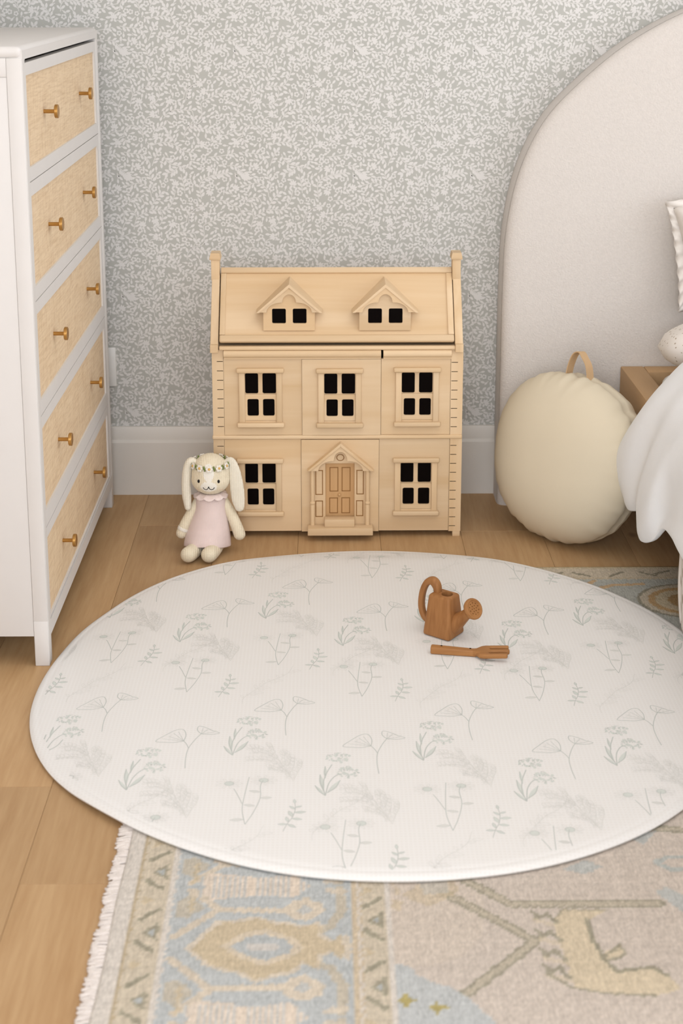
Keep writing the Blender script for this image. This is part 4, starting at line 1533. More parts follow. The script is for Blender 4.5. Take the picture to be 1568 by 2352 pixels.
FIELD, BLUE, PALE, OCH, OLIVE, CREAM, SAND = C(208, 195, 182), C(187, 189, 187), C(214, 205, 194), C(200, 182, 152), C(156, 150, 131), C(214, 200, 180), C(206, 193, 172)
colr = np.tile(FIELD, (nx, ny, 1))
jit = RNG.normal(0, 1, (nx, ny))
row = np.repeat(RNG.normal(0, 1, (nx, 1)), ny, 1)
rowy = np.repeat(RNG.normal(0, 1, (1, ny)), nx, 0)
JX = PX + 0.0009 * np.sin(PY * 310 + 3 * np.sin(PY * 57)) + 0.0007 * row
JY = PY + 0.0009 * np.sin(PX * 410 + 2 * np.sin(PX * 43)) + 0.0006 * rowy


def poly_mask(pts):
    pts = np.array(pts, float)
    ins = np.zeros(JX.shape, bool)
    x0, y0 = pts.min(0)
    x1, y1 = pts.max(0)
    bb_ = (JX >= x0) & (JX <= x1) & (JY >= y0) & (JY <= y1)
    X_, Y_ = JX[bb_], JY[bb_]
    r = np.zeros(X_.shape, bool)
    j = len(pts) - 1
    for i in range(len(pts)):
        xi, yi = pts[i]
        xj, yj = pts[j]
        c = ((yi > Y_) != (yj > Y_)) & (X_ < (xj - xi) * (Y_ - yi) / (yj - yi + 1e-12) + xi)
        r ^= c
        j = i
    ins[bb_] = r
    return ins


def line_mask(pts, w):
    m = np.zeros(JX.shape, bool)
    for (a, b), (c, d) in zip(pts[:-1], pts[1:]):
        L2 = (c - a) ** 2 + (d - b) ** 2 + 1e-12
        t = np.clip(((JX - a) * (c - a) + (JY - b) * (d - b)) / L2, 0, 1)
        m |= (JX - a - t * (c - a)) ** 2 + (JY - b - t * (d - b)) ** 2 < (w / 2) ** 2
    return m


def paint(m, c, k_=1.0):
    colr[m] = colr[m] * (1 - k_) + c * k_


def mm(pts):
    return [(a / 1000, b / 1000) for a, b in pts]


def border_dashes(x0, x1, y0, per, n0, n1, swap=False):
    for i in range(n0, n1):
        y = y0 - i * per
        f_ = (lambda p: [(b, a) for a, b in p]) if swap else (lambda p: p)
        paint(line_mask(f_([(x0, y - 0.011), (x1, y + 0.011)]), 0.0085), OLIVE, 0.9)
        paint(line_mask(f_([(x0, y - 0.066), (x1, y - 0.088)]), 0.0085), OLIVE, 0.9)
        xm = (x0 + x1) / 2
        paint(poly_mask(f_([(x0 + 0.004, y - 0.044), (x1 + 0.004, y - 0.020), (x1 + 0.004, y - 0.064)])), OLIVE, 0.85)
        paint(poly_mask(f_([(x0 + 0.014, y - 0.043), (x1 - 0.002, y - 0.032), (x1 - 0.002, y - 0.053)])), BLUE, 0.9)
        paint(poly_mask(f_([(x0 + 0.000, y - 0.108), (x0 + 0.016, y - 0.118), (x0 + 0.0, y - 0.128)])), OCH, 0.7)


# left end, running along the bed's length
m = JX < -0.286
paint(m, PALE)
paint((JX > -0.349) & (JX < -0.343), OCH * 0.85)
paint((JX > -0.343) & (JX < -0.298), SAND)
border_dashes(-0.332, -0.306, -1.743 + 0.152 * 9, 0.152, 0, 17)
paint((JX > -0.298) & (JX < -0.287), PALE)
bord = (JX > -0.286) & (JX < -0.012)
paint(bord, BLUE)
for kk in range(-2, 4):
    oy = -0.300 * kk
    S_ = lambda pts: [(a / 1000, b / 1000 + oy) for a, b in pts]
    mir = lambda pts: [(a / 1000, 2 * -1.976 - b / 1000 + oy) for a, b in pts]
    pal = [(-250, -1978), (-223, -1935), (-206, -1915), (-187, -1918), (-153, -1908), (-130, -1921), (-111, -1921), (-89, -1931), (-67, -1921), (-61, -1951), (-45, -1966), (-30, -1948), (-24, -1976), (-30, -2006), (-45, -1983), (-64, -1996), (-67, -2026), (-85, -2008), (-102, -2030), (-126, -2035), (-150, -2048), (-174, -2030), (-198, -2025), (-217, -2015)]
    big = [(-148 + (a + 148) * 1.09, -1976 + (b + 1976) * 1.10) for a, b in pal]
    paint(poly_mask(S_(big)) & bord, CREAM, 0.9)
    paint(poly_mask(S_(pal)) & bord, OCH, 0.85)
    mid_ = [(-193, -1974), (-169, -1952), (-142, -1945), (-110, -1960), (-98, -1977), (-109, -1991), (-139, -2005), (-167, -1995)]
    ring_ = [(-145 + (a + 145) * 1.3, -1976 + (b + 1976) * 1.4) for a, b in mid_]
    paint(poly_mask(S_(ring_)), CREAM, 0.75)
    paint(poly_mask(S_(mid_)), BLUE * 0.96, 1)
    paint(line_mask(S_([(-160, -1976), (-128, -1976)]), 0.016), PALE, 0.7)
    for fn_ in (S_, mir):
        paint(line_mask(fn_([(-211, -1886), (-112, -1888)]), 0.013), CREAM, 0.95)
        paint(line_mask(fn_([(-277, -1950), (-214, -1884), (-262, -1836)]), 0.013), CREAM * 0.97, 0.95)
        paint(poly_mask(fn_([(-280, -1863), (-262, -1850), (-236, -1880), (-262, -1905), (-280, -1900)])), OCH, 0.55)
        fl2 = [(-118, -1887), (-103, -1865), (-81, -1857), (-58, -1871), (-52, -1890), (-80, -1916), (-102, -1908)]
        paint(poly_mask(fn_(fl2)), CREAM, 0.95)
        paint(poly_mask(fn_([(-98, -1887), (-84, -1874), (-70, -1886), (-84, -1900)])), BLUE, 0.8)
        tf = [(-249, -1815), (-234, -1790), (-194, -1796), (-147, -1805), (-94, -1800), (-76, -1826), (-100, -1856), (-145, -1850), (-197, -1852), (-230, -1840)]
        paint(poly_mask(fn_(tf)) & bord, C(222, 206, 188), 0.9)
        paint(line_mask(fn_([(-30, -1835), (-27, -1890), (-45, -1928), (-60, -1936)]), 0.015), OCH, 0.6)
        paint(line_mask(fn_([(-48, -1838), (-26, -1842)]), 0.013), CREAM, 0.8)
        paint(line_mask(fn_([(-258, -1815), (-258, -1765)]), 0.008), OCH, 0.7)
    st_ = np.sin(PX * 2 * PI / 0.0085) > 0.2
    paint(bord & st_ & (np.abs(((PY - oy + 1.826) + 0.15) % 0.3 - 0.15) < 0.028) & (PX > -0.25) & (PX < -0.08), BLUE * 1.03, 0.35)
paint((JX > -0.012) & (JX < 0.003), OCH, 0.75)
paint((JX > -0.002) & (JX < 0.001), PALE, 0.8)
paint((JX > 0.003) & (JX < 0.042), SAND * 0.97)
border_dashes(0.0070, 0.0320, -1.871 + 0.150 * 8, 0.150, 0, 16)
paint((JX > 0.041) & (JX < 0.047), PALE)

# field: pale ground with angular vines, patches and an angular animal
fieldm = JX > 0.047
cl = np.sin(PX * 9 + 1) * np.sin(PY * 7 + 2)
paint(fieldm, FIELD * 0.97, 1)
paint(fieldm & (cl > 0.4), C(210, 196, 180), 0.5)
for pts in ([(167, -1812), (232, -1876), (461, -1877)], [(133, -1846), (259, -1966), (145, -2081)], [(500, -1673), (700, -1690), (800, -1760)]):
    paint(line_mask(mm(pts), 0.019), OLIVE, 0.85)
    paint(line_mask(mm(pts), 0.010), CREAM * 0.92, 0.8)
    dd = (np.sin((PX + PY) * 2 * PI / 0.012) > 0.3)
    paint(line_mask(mm(pts), 0.010) & dd, OLIVE, 0.35)
paint(poly_mask(mm([(46, -1800), (60, -1850), (74, -1845), (94, -1825), (154, -1800), (154, -1846), (109, -1881), (73, -1860)])), OCH, 0.55)
paint(poly_mask(mm([(94, -1815), (140, -1812), (140, -1846), (100, -1850)])), BLUE, 0.4)
paint(poly_mask(mm([(50, -1862), (68, -1866), (64, -1892), (50, -1889)])), OCH, 0.6)
blu = mm([(47, -2016), (67, -2020), (78, -2038), (105, -2059), (124, -2064), (145, -2085), (164, -2113), (180, -2140), (190, -2250), (47, -2250)])
paint(poly_mask(blu), C(190, 192, 190), 0.95)
for cx, cy in ((0.060, -2.093), (0.103, -2.108)):
    paint(poly_mask([(cx - 0.014, cy), (cx - 0.005, cy + 0.006), (cx, cy + 0.018), (cx + 0.006, cy + 0.006), (cx + 0.016, cy), (cx + 0.006, cy - 0.006), (cx, cy - 0.018), (cx - 0.006, cy - 0.006)]), C(176, 160, 96), 0.9)
ani = mm([(293, -1917), (309, -1890), (378, -1891), (344, -1920), (345, -1965), (347, -2001), (385, -1972), (385, -1997), (354, -2014), (364, -2034), (394, -2030), (418, -2026), (435, -2042), (450, -2072), (413, -2088), (341, -2081), (298, -2070), (295, -1982)])
paint(poly_mask(ani), C(211, 195, 168), 0.95)
paint(line_mask(mm([(343, -1918), (345, -1965), (352, -2006), (366, -2034), (394, -2031), (418, -2027), (437, -2044)]), 0.007), OLIVE, 0.9)
paint(line_mask(mm([(352, -2006), (383, -1975), (386, -1998), (356, -2014)]), 0.006), OLIVE, 0.8)
paint(line_mask(mm([(293, -1917), (309, -1891), (378, -1892)]), 0.005), OLIVE, 0.6)
paint(line_mask(mm([(298, -2070), (341, -2082), (413, -2087)]), 0.005), OLIVE, 0.75)
for a, b in ((-1897, -1925), (-1940, -1975), (-1984, -2003), (-2022, -2046)):
    paint(line_mask(mm([(264, a), (270, a - 16), (284, a - 4), (296, a - 26)]), 0.008), OLIVE, 0.85)
    paint(line_mask(mm([(266, a - 20), (298, a - 34)]), 0.010), C(211, 195, 168), 0.5)
paint(line_mask(mm([(269, -2040), (284, -2058), (298, -2070)]), 0.006), OLIVE, 0.8)
for pts in ([(327, -1785), (368, -1762), (391, -1780), (361, -1801)], [(462, -1850), (480, -1835), (520, -1870), (500, -1910)], [(440, -1690), (500, -1680), (470, -1720)]):
    paint(poly_mask(mm(pts)), C(180, 186, 184), 0.7)
paint(line_mask(mm([(480, -1770), (500, -1755), (530, -1755), (545, -1770), (530, -1786), (500, -1790), (480, -1770)]), 0.010), C(176, 182, 178), 0.8)
for q in range(14):
    a, b = RNG.uniform(0.12, 1.6), RNG.uniform(-2.7, -0.95)
    if a < 0.6 and b < -1.6:
        continue
    paint(poly_mask([(a - 0.03, b), (a, b + 0.05), (a + 0.04, b), (a, b - 0.05)]), [BLUE, OCH, CREAM][q % 3], 0.8)

# far edge border
far = JY > -0.648
paint(far & (JX > 0.0), SAND * 0.92)
paint((JY > -0.566), C(196, 180, 150))
for a, b, c_, d_ in ((541, -592, 574, -612), (623, -613, 653, -591), (700, -590, 730, -610), (734, -600, 768, -582), (480, -612, 512, -590), (800, -590, 830, -612), (860, -612, 890, -590)):
    paint(line_mask(mm([(a, b), (c_, d_)]), 0.009), OLIVE * 0.8, 0.9)
paint((JY < -0.620) & (JY > -0.628) & (JX > 0.2), OCH * 0.9, 0.6)
fb = (JY < -0.632) & (JY > -0.90) & (JX > 0.2)
paint(fb, C(176, 176, 168))
for cx in (0.42, 0.775, 1.13):
    e = ((JX - cx) / 0.115) ** 2 + ((JY + 0.755) / 0.095) ** 2
    paint(fb & (e < 1.0), OLIVE * 0.8, 0.9)
    paint(fb & (e < 0.86), SAND * 0.85, 0.95)
    paint(fb & (e < 0.62), C(178, 146, 104), 0.9)
    paint(fb & (e < 0.42), C(190, 176, 150), 0.95)
    paint(fb & (e < 0.16), C(160, 130, 90), 0.9)
for cx in (0.60, 0.955, 1.31):
    paint(fb & (line_mask([(cx - 0.08, -0.72), (cx + 0.02, -0.665), (cx + 0.09, -0.66)], 0.014) | line_mask([(cx - 0.08, -0.70), (cx - 0.02, -0.64)], 0.012)), C(196, 164, 124), 0.85)

colr *= (1 + 0.05 * jit + 0.02 * row + 0.02 * rowy)[..., None]
colr = np.clip(colr, 0, 1)

zt = RT + 0.0001 * np.clip(RNG.normal(0, 1, (nx, ny)), -2, 2)
V = np.stack([wx, wy, zt], -1).reshape(-1, 3)
idx = np.arange(nx * ny).reshape(nx, ny)
Q = np.stack([idx[:-1, :-1], idx[1:, :-1], idx[1:, 1:], idx[:-1, 1:]], -1).reshape(-1, 4)
# rim down to the floor
rim = np.concatenate([idx[:, 0], idx[-1, 1:], idx[-2::-1, -1], idx[0, -2:0:-1]])
Vr = V[rim].copy()
Vr[:, 2] = 0.0006
nb = len(V)
V = np.concatenate([V, Vr])
nr = len(rim)
rq = np.stack([rim, nb + np.arange(nr), nb + (np.arange(nr) + 1) % nr, np.roll(rim, -1)], -1)
Q = np.concatenate([Q, rq])
CA = np.concatenate([colr.reshape(-1, 3), colr.reshape(-1, 3)[rim]])
rloc = np.array([0.6, -1.6, 0.0])
me = bpy.data.meshes.new('rug')
me.vertices.add(len(V))
me.vertices.foreach_set('co', (V - rloc).ravel())
me.loops.add(Q.size)
me.loops.foreach_set('vertex_index', Q.ravel())
me.polygons.add(len(Q))
me.polygons.foreach_set('loop_start', np.arange(0, Q.size, 4))
me.update(calc_edges=True)
at = me.attributes.new('pattern', 'FLOAT_COLOR', 'POINT')
at.data.foreach_set('color', np.c_[CA, np.ones(len(CA))].ravel())
me.polygons.foreach_set('use_smooth', [True] * len(me.polygons))
me.materials.append(MAT['rug'])
rug = bpy.data.objects.new('rug', me)
COL.objects.link(rug)
rug.location = rloc
tag(rug, 'faded oriental wool rug in beige and pale blue with white fringe, under the mat', 'rug')

# fringe: short knotted tufts along the left end
g = Geo()
R3 = random.Random(11)
y = RGY0 + 0.004
while y < RGY1 - 0.006:
    s_ = 0.050 * min(1, max(0, (y + 1.62) / 1.06)) ** 1.3
    bx = RGX0 + s_
    ln = 0.019 + R3.uniform(-0.003, 0.004)
    for q in range(5):
        yy = y + R3.uniform(-0.0055, 0.0055)
        dy = R3.uniform(-0.005, 0.005)
        p0 = (bx + 0.003, yy, 0.0055)
        p1 = (bx - ln * 0.35, yy + dy * 0.3, 0.0052 + R3.uniform(-0.001, 0.0008))
        p2 = (bx - ln * 0.75, yy + dy * 0.8, 0.0042 + R3.uniform(-0.001, 0.0008))
        p3 = (bx - ln - R3.uniform(-0.002, 0.003), yy + dy, 0.0026)
        g.sweep(spline([p0, p1, p2, p3], 2), circ(0.0021, 5, 0.0016), scales=None)
    y += 0.0085
tag(obj('fringe', g, 'fringe', rug, angle=None), kind='stuff')

# ------------------------------------------------------------------ round play mat
MC = np.array([0.0595, -1.1397])
meas = [(-177.8, 0.6850), (-167.9, 0.6945), (-159.6, 0.6988), (-152.4, 0.699), (-144.3, 0.6945), (-136.4, 0.6857), (-131.7, 0.6825), (-120, 0.6830), (-108.2, 0.6847), (-100.1, 0.6849), (-90.2, 0.6842), (-81.4, 0.687), (-68.7, 0.6903), (-60.8, 0.6931),
        (-51.4, 0.6959), (-44.4, 0.6952), (-25, 0.699), (0, 0.699), (18.2, 0.6945), (26.5, 0.689), (37.5, 0.6863), (51.3, 0.6845), (76.6, 0.6880), (89.9, 0.6865), (95.6, 0.6874), (107.2, 0.6906), (121.9, 0.6970), (140, 0.694), (155, 0.684), (171.6, 0.6785)]
ma = np.array([a for a, b in meas]); mr_ = np.array([b for a, b in meas])


def mat_r(th):
    t = np.degrees(th)
    tot = 0.0
    ws = 0.0
    d = (t - ma + 180) % 360 - 180
    w = np.exp(-(d / 9.0) ** 2)
    return float((w * mr_).sum() / w.sum())


def mat_z(x, y):
    """Height drop where the mat runs off the rug onto the boards."""
    ex = max(0.0, min(1.0, (-0.405 - x) / 0.15))
    ey = max(0.0, min(1.0, (y + 0.548) / 0.08))
    e = max(ex, ey)
    return -0.0068 * e * e * (3 - 2 * e)


NA = 240
prof = [(-0.66, 0.0205), (-0.45, 0.0205), (-0.35, 0.0205), (-0.30, 0.0205), (-0.270, 0.0205), (-0.255, 0.0205), (-0.240, 0.0205), (-0.225, 0.0205), (-0.210, 0.0205), (-0.195, 0.0205), (-0.180, 0.0205), (-0.165, 0.0205), (-0.150, 0.0205), (-0.135, 0.0205), (-0.120, 0.0205), (-0.105, 0.0205), (-0.090, 0.0205), (-0.075, 0.0205), (-0.060, 0.0205), (-0.045, 0.0205), (-0.030, 0.0204), (-0.0190, 0.0201), (-0.0165, 0.0193), (-0.0140, 0.0197), (-0.0080, 0.0190), (-0.0030, 0.0170), (0.0, 0.0140), (-0.0008, 0.0110), (-0.0050, 0.0090), (-0.02, 0.0086), (-0.06, 0.0086), (-0.10, 0.0086), (-0.14, 0.0086), (-0.18, 0.0086), (-0.22, 0.0086), (-0.26, 0.0086), (-0.30, 0.0086), (-0.40, 0.0086)]
g = Geo()
rad = [mat_r(2 * PI * i / NA - PI) for i in range(NA)]
for d_, z in prof:
    for i in range(NA):
        a = 2 * PI * i / NA - PI
        r = rad[i] + d_
        x, y = MC[0] + r * math.cos(a), MC[1] + r * math.sin(a)
        g.v.append((x, y, z + mat_z(x, y)))
for j in range(len(prof) - 1):
    for i in range(NA):
        a, b = j * NA + i, j * NA + (i + 1) % NA
        g.f.append((a, b, b + NA, a + NA))
        g.m.append(0)
g.f.append(tuple(range(NA)))
g.m.append(0)
g.f.append(tuple(reversed(range((len(prof) - 1) * NA, len(prof) * NA))))
g.m.append(0)
pm = obj('play_mat', g, 'mat', loc=(MC[0], MC[1], 0.0086), angle=0.9)
tag(pm, 'large round white padded play mat printed with faint grey-green wildflowers', 'play mat')

MOT = {
    'A': [[(0, 0), (-2, 34), (0, 70), (11, 105), (19, 122)], [(0, 70), (-5, 85), (-11, 96)], [(-11, 96), (-9, 119), (-16, 139), (-30, 136), (-46, 119), (-63, 96), (-45, 92), (-29, 91), (-11, 96)], [(-11, 96), (-24, 131)], [(-11, 96), (-33, 126)], [(-11, 96), (-41, 114)], [(-11, 96), (-50, 104)],
          [(19, 122), (11, 136), (13, 151), (28, 144), (41, 133), (53, 125), (38, 120), (19, 122)], [(19, 122), (21, 144)], [(19, 122), (31, 139)], [(19, 122), (43, 128)]],
    'B': [[(0, 0), (-4, 33), (1, 69), (12, 103)], [(0, 0), (6, 39), (17, 63), (28, 72)], [(0, 0), (-11, 15), (-18, 33)], [(-3, 15), (-9, 45), (-9, 69)], [(3, 9), (18, 26), (26, 50)], [(0, 57), (-1, 78), (0, 97)]],
    'C': [[(0, 0), (-11, 31), (-24, 62), (-43, 97), (-65, 114), (-81, 111)], [(0, 0), (-17, 39), (-39, 68), (-60, 74), (-82, 71)], [(0, 0), (7, 28), (14, 50), (14, 67)], [(-14, 51), (-18, 85), (-13, 97)], [(-24, 62), (-37, 103), (-41, 120)], [(-11, 31), (-32, 39), (-41, 45)], [(-8, 19), (0, 50), (1, 79)], [(-30, 74), (-55, 97), (-72, 98)], [(-14, 45), (-6, 68), (-8, 91)]],
    'D': [[(0, 0), (-7, 45), (-5, 92), (0, 149)], [(0, 0), (12, 35), (22, 81), (21, 119), (25, 138)], [(-8, 63), (-18, 93), (-25, 111)]],
    'E': [[(0, 0), (6, 21), (15, 43), (19, 66), (18, 86)]],
    'F': [[(3, 0), (5, 24), (29, 61), (51, 91), (71, 107), (89, 129), (99, 161)]],
}
ELEAF = [((6, 21), (-9, 21)), ((7, 21), (21, 11)), ((8, 28), (4, 43)), ((14, 38), (31, 35)), ((15, 43), (8, 61)), ((18, 56), (37, 58)), ((19, 66), (9, 76)), ((19, 71), (30, 76)), ((18, 84), (17, 97))]
FLEAF = [((29, 61), (23, 78)), ((29, 61), (44, 58)), ((43, 81), (39, 96)), ((51, 91), (68, 88)), ((71, 107), (66, 119)), ((89, 129), (103, 132)), ((5, 24), (-2, 34)), ((15, 39), (31, 38))]


def leaf_loop(p, q, fat=0.30):
    (a, b), (c, d) = p, q
    L = math.hypot(c - a, d - b)
    ux, uy = (c - a) / L, (d - b) / L
    out = []
    for t in np.linspace(0, 1, 7):
        out.append((a + ux * L * t - uy * L * fat * math.sin(PI * t) * 0.5, b + uy * L * t + ux * L * fat * math.sin(PI * t) * 0.5))
    for t in np.linspace(1, 0, 7)[1:]:
        out.append((a + ux * L * t + uy * L * fat * math.sin(PI * t) * 0.5, b + uy * L * t - ux * L * fat * math.sin(PI * t) * 0.5))
    return out


R4 = random.Random(3)
polys, strokes = [], []


def S(pts, w, mi, ox, oy):
    p = spline([(a + ox, b + oy) for a, b in pts], 4) if len(pts) > 2 else [(a + ox, b + oy) for a, b in pts]
    strokes.append(([(a / 1000, b / 1000) for a, b in p], w / 1000, mi))


def Pg(pts, mi, ox, oy):
    polys.append(([((a + ox) / 1000, (b + oy) / 1000) for a, b in pts], mi))


MT = [((-220 + 345 * i - 38 * j + hx) / 1000, (-1450 - 22 * i - 582 * j + hy) / 1000) for i in range(-4, 5) for j in range(-3, 4) for hx, hy in ((0, 0), (168, -137))]
for bx in (0,):
    for by in (0,):
        for _one_repeat in (0,):
            for q in MOT['A']:
                S(q, 1.5 if len(q) > 2 else 0.9, 0, bx + 95, by + 71)
            for c0, cx, cy, rx, ry in ((0, -36, 112, 20, 15), (1, 30, 132, 15, 9)):
                for q in range(26):
                    t, r = R4.uniform(0, 6.28), math.sqrt(R4.random())
                    px, py = cx + rx * r * math.cos(t), cy + ry * r * math.sin(t)
                    S([(px, py), (px + R4.uniform(-4, 4), py + R4.uniform(-3, 4))], 0.8, 2, bx + 95, by + 71)
            for q in MOT['B']:
                S(q, 1.9, 0, bx, by)
            for q in MOT['B'][2:]:
                Pg(leaf_loop(q[0], q[-1], 0.16), 1, bx, by)
            for cx, cy, rx, ry in ((23, 126, 23, 17), (40, 77, 21, 19)):
                for q in range(30):
                    t, r = R4.uniform(0, 6.28), math.sqrt(R4.random())
                    px, py = cx + rx * r * math.cos(t), cy + ry * r * math.sin(t)
                    rr = R4.uniform(1.8, 3.4)
                    Pg([(px + rr * math.cos(z), py + rr * 1.3 * math.sin(z)) for z in np.linspace(0, 2 * PI, 7)[:-1]], 1, bx, by)
                for q in range(22):
                    t, r = R4.uniform(0, 6.28), math.sqrt(R4.random())
                    px, py = cx + rx * r * math.cos(t), cy + ry * r * math.sin(t)
                    S([(px, py), (px + R4.uniform(-3, 3), py + 3), (px + R4.uniform(-5, 5), py + R4.uniform(-2, 2))], 0.9, 0, bx, by)
            for q in MOT['C']:
                S(q, 0.8, 2, bx + 112, by - 89)
                sp = spline(q, 5)
                for t in range(2, len(sp), 2):
                    a, b = sp[t]
                    for sd in (-1, 1):
                        S(leaf_loop((a, b), (a - 8 + R4.uniform(-4, 4), b + sd * 8 + 5), 0.5), 0.7, 2, bx + 112, by - 89)
            for q in MOT['D']:
                S(q, 1.4, 0, bx + 34, by - 224)
            for cx, cy in ((-34, 128), (26, 138)):
                Pg([(cx + 8 * math.cos(z), cy + 6.5 * math.sin(z)) for z in np.linspace(0, 2 * PI, 13)[:-1]], 1, bx + 34, by - 224)
                S([(cx + 8 * math.cos(z), cy + 6.5 * math.sin(z)) for z in np.linspace(0, 2 * PI, 13)], 1.2, 0, bx + 34, by - 224)
                for q in range(9):
                    z = 2 * PI * q / 9
                    S(leaf_loop((cx + 8 * math.cos(z), cy + 7 * math.sin(z)), (cx + 24 * math.cos(z), cy + 17 * math.sin(z)), 0.42), 0.7, 2, bx + 34, by - 224)
            for p0, p1 in (((22, 81), (42, 82)), ((21, 100), (2, 104)), ((-5, 60), (14, 56)), ((-3, 15), (-26, 13))):
                Pg(leaf_loop(p0, p1, 0.34), 2, bx + 34, by - 224)
                S(leaf_loop(p0, p1, 0.34), 0.7, 0, bx + 34, by - 224)
            S(MOT['E'][0], 1.3, 0, bx + 98, by - 245)
            for p0, p1 in ELEAF:
                Pg(leaf_loop(p0, p1, 0.36), 1, bx + 98, by - 245)
                S(leaf_loop(p0, p1, 0.36), 0.9, 0, bx + 98, by - 245)
            S(MOT['F'][0], 0.9, 2, bx + 143, by - 273)
            for p0, p1 in FLEAF:
                S(leaf_loop(p0, p1, 0.4), 0.7, 2, bx + 143, by - 273)
                S(leaf_loop((p0[0] + 8, p0[1] + 9), (p1[0] + 12, p1[1] + 6), 0.4), 0.7, 2, bx + 143, by - 273)


RTAB = np.array([mat_r(a) for a in np.linspace(-PI, PI, 721)])


def on_mat(x, y):
    dx, dy = x - MC[0], y - MC[1]
    return np.hypot(dx, dy) < np.interp(np.arctan2(dy, dx), np.linspace(-PI, PI, 721), RTAB) - 0.0195


def mat_place(a, b, l):
    z = np.array([mat_z(p, q) for p, q in zip(a, b)])
    return np.c_[a, b, 0.02058 + l + z]


print_layer('flower_print', polys, strokes, pm, mat_place, ['matprint', 'matprint_green', 'matprint_faint'], MT, on_mat)

# ------------------------------------------------------------------ toy watering can
WC = Vector((0.202, -0.947, 0.0209))
W = thing('watering_can', 'small carved wooden toy watering can with round rose standing on the mat', 'toy', tuple(WC))
AX = Vector((0.80, -0.60, 0))
BXV = Vector((0.60, 0.80, 0))


def wc(a, b, z):
    return WC + AX * a + BXV * b + Vector((0, 0, z))


bm = bmesh.new()
bmesh.ops.create_cube(bm, size=1.0)
for p in bm.verts:
    top = p.co.z > 0
    la, lb = (0.0265, 0.0220) if top else (0.0345, 0.0320)
    z = 0.092 if top else 0.0
    p.co = wc((1 if p.co.x > 0 else -1) * la, (1 if p.co.y > 0 else -1) * lb, z)
bmesh.ops.bevel(bm, geom=bm.edges[:], offset=0.0065, segments=4, affect='EDGES', profile=0.5)
can = obj('can_body', Geo().bm(bm), 'toy', W, angle=0.5)
cut = Geo().lathe([(0.0115, 0.030), (0.0125, 0.10)], 28, Matrix.Translation(wc(0.0075, 0, 0)))
boolean_cut(can, cut)
pth = spline([(-0.022, 0.022), (-0.040, 0.021), (-0.052, 0.032), (-0.057, 0.055), (-0.053, 0.085), (-0.042, 0.107), (-0.028, 0.113), (-0.018, 0.103), (-0.016, 0.086)], 6)
sc = [1.0 + 0.45 * math.exp(-((i / (len(pth) - 1) - 0.80) / 0.16) ** 2) for i in range(len(pth))]
g = Geo().sweep([wc(a, 0, z) for a, z in pth], rrect(0.0078, 0.0062, 0.004, 3), up=tuple(BXV.cross(Vector((0, 0, 1)))), scales=sc)
g = Geo()
P = [Vector(wc(a, 0, z)) for a, z in pth]
sect = rrect(0.0078, 0.0062, 0.0045, 3)
for i, p in enumerate(P):
    t = (P[min(i + 1, len(P) - 1)] - P[max(i - 1, 0)]).normalized()
    u = BXV.cross(t).normalized()
    for a, b in sect:
        g.v.append(tuple(p + BXV * a * (0.6 + 0.4 * sc[i]) + u * b * sc[i]))
k2 = len(sect)
for i in range(len(P) - 1):
    for j in range(k2):
        g.f.append((i * k2 + j, i * k2 + (j + 1) % k2, (i + 1) * k2 + (j + 1) % k2, (i + 1) * k2 + j))
        g.m.append(0)
obj('handle', g, 'toy', W, angle=0.9)
S0, S1 = Vector(wc(0.020, 0, 0.024)), Vector(wc(0.066, 0, 0.068))
g = Geo()
ax = (S1 - S0)
L = ax.length
xf = Matrix.Translation(S0) @ ax.normalized().to_track_quat('Z', 'Y').to_matrix().to_4x4()
g.lathe([(0.0215, -0.004), (0.0205, 0.006), (0.0155, L * 0.45), (0.0115, L * 0.75), (0.0120, L)], 28, xf)
obj('spout', g, 'toy', W, angle=0.9)
rn = (AX * 0.80 + Vector((-0.10, -0.14, 0.52))).normalized()
RC = Vector((0.2600, -0.9900, 0.0960))
xf = Matrix.Translation(RC) @ rn.to_track_quat('Z', 'Y').to_matrix().to_4x4()
g = Geo().lathe([(0.010, -0.013), (0.0165, -0.010), (0.0212, -0.006), (0.0228, -0.002), (0.0228, 0.0015), (0.0215, 0.0042), (0.0190, 0.0052), (0.0172, 0.0046), (0.0165, 0.0034)], 44, xf)
rose = obj('sprinkler_head', g, 'toy_x', W, angle=0.9)
cut = Geo()
hp = [(0, 0)] + [(0.0062 * math.cos(a), 0.0062 * math.sin(a)) for a in np.linspace(0, 2 * PI, 7)[:-1]] + [(0.0122 * math.cos(a), 0.0122 * math.sin(a)) for a in np.linspace(0.2, 2 * PI + 0.2, 11)[:-1]]
loc_xf = xf
for a, b in hp:
    cut.lathe([(0.0013, -0.004), (0.0013, 0.010)], 10, loc_xf @ Matrix.Translation((a, b, 0)))
boolean_cut(rose, cut)

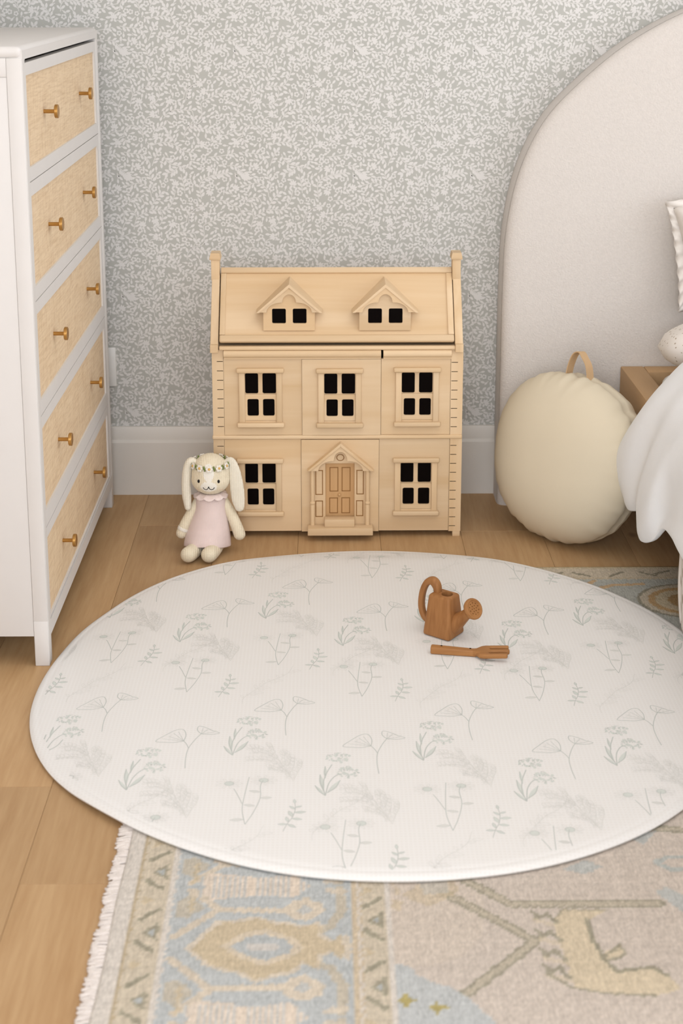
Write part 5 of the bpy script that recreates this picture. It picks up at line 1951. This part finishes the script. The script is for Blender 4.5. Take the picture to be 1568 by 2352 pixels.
# ------------------------------------------------------------------ toy fork
FK = thing('toy_fork', 'small wooden toy garden fork with three tines lying on the mat', 'toy', (0.245, -1.06, 0.0209))
f0 = Vector((0.168, -1.039, 0.0209))
fd = Vector((0.985, -0.175, 0)).normalized()
fs_ = Vector((-fd.y, fd.x, 0))
fxf = Matrix((tuple(fd) + (0,), tuple(fs_) + (0,), (0, 0, 1, 0), (0, 0, 0, 1))).transposed()
fxf.translation = f0


def fk(u, w, d):
    return tuple(fxf @ Vector((u, w, d)))


g = Geo()
bm = bmesh.new()
bmesh.ops.create_cube(bm, size=1.0)
for p in bm.verts:
    e = 0.0 if p.co.x < 0 else 0.096
    hw = 0.0088 if p.co.x < 0 else 0.0075
    p.co = Vector(fk(e, (1 if p.co.y > 0 else -1) * hw, 0.0 if p.co.z < 0 else (0.0158 if p.co.x < 0 else 0.0135)))
bmesh.ops.bevel(bm, geom=bm.edges[:], offset=0.0032, segments=3, affect='EDGES', profile=0.5)
obj('fork_handle', Geo().bm(bm), 'toy_x', FK, angle=0.6)
out = [(0.086, -0.0072), (0.094, -0.0090), (0.104, -0.0200), (0.112, -0.0225), (0.158, -0.0225), (0.1605, -0.020), (0.1605, -0.0165), (0.158, -0.0140), (0.124, -0.0140), (0.1210, -0.0092), (0.124, -0.0046),
       (0.161, -0.0046), (0.1635, -0.0022), (0.1635, 0.0022), (0.161, 0.0046), (0.124, 0.0046), (0.1210, 0.0092), (0.124, 0.0140), (0.158, 0.0140), (0.1605, 0.0165), (0.1605, 0.020), (0.158, 0.0225), (0.112, 0.0225), (0.104, 0.0200), (0.094, 0.0090), (0.086, 0.0072)]
g = Geo().prism(out, fk, 0.0035, 0.0135, 0.0022, 2)
g.v = [(p[0], p[1], p[2] + 0.10 * max(0, (Vector(p) - f0).dot(fd) - 0.10) * (1 if True else 0) * 0.9) for p in g.v]
obj('fork_head', g, 'toy_x', FK, angle=0.8)
for u in (0.022, 0.082):
    obj('rivet', Geo().lathe([(0.0022, -0.001), (0.0022, 0.0004), (0.0016, 0.0007)], 12, Matrix.Translation(fk(u, 0.0035, 0.0152 if u < 0.05 else 0.0137))), 'void', FK)
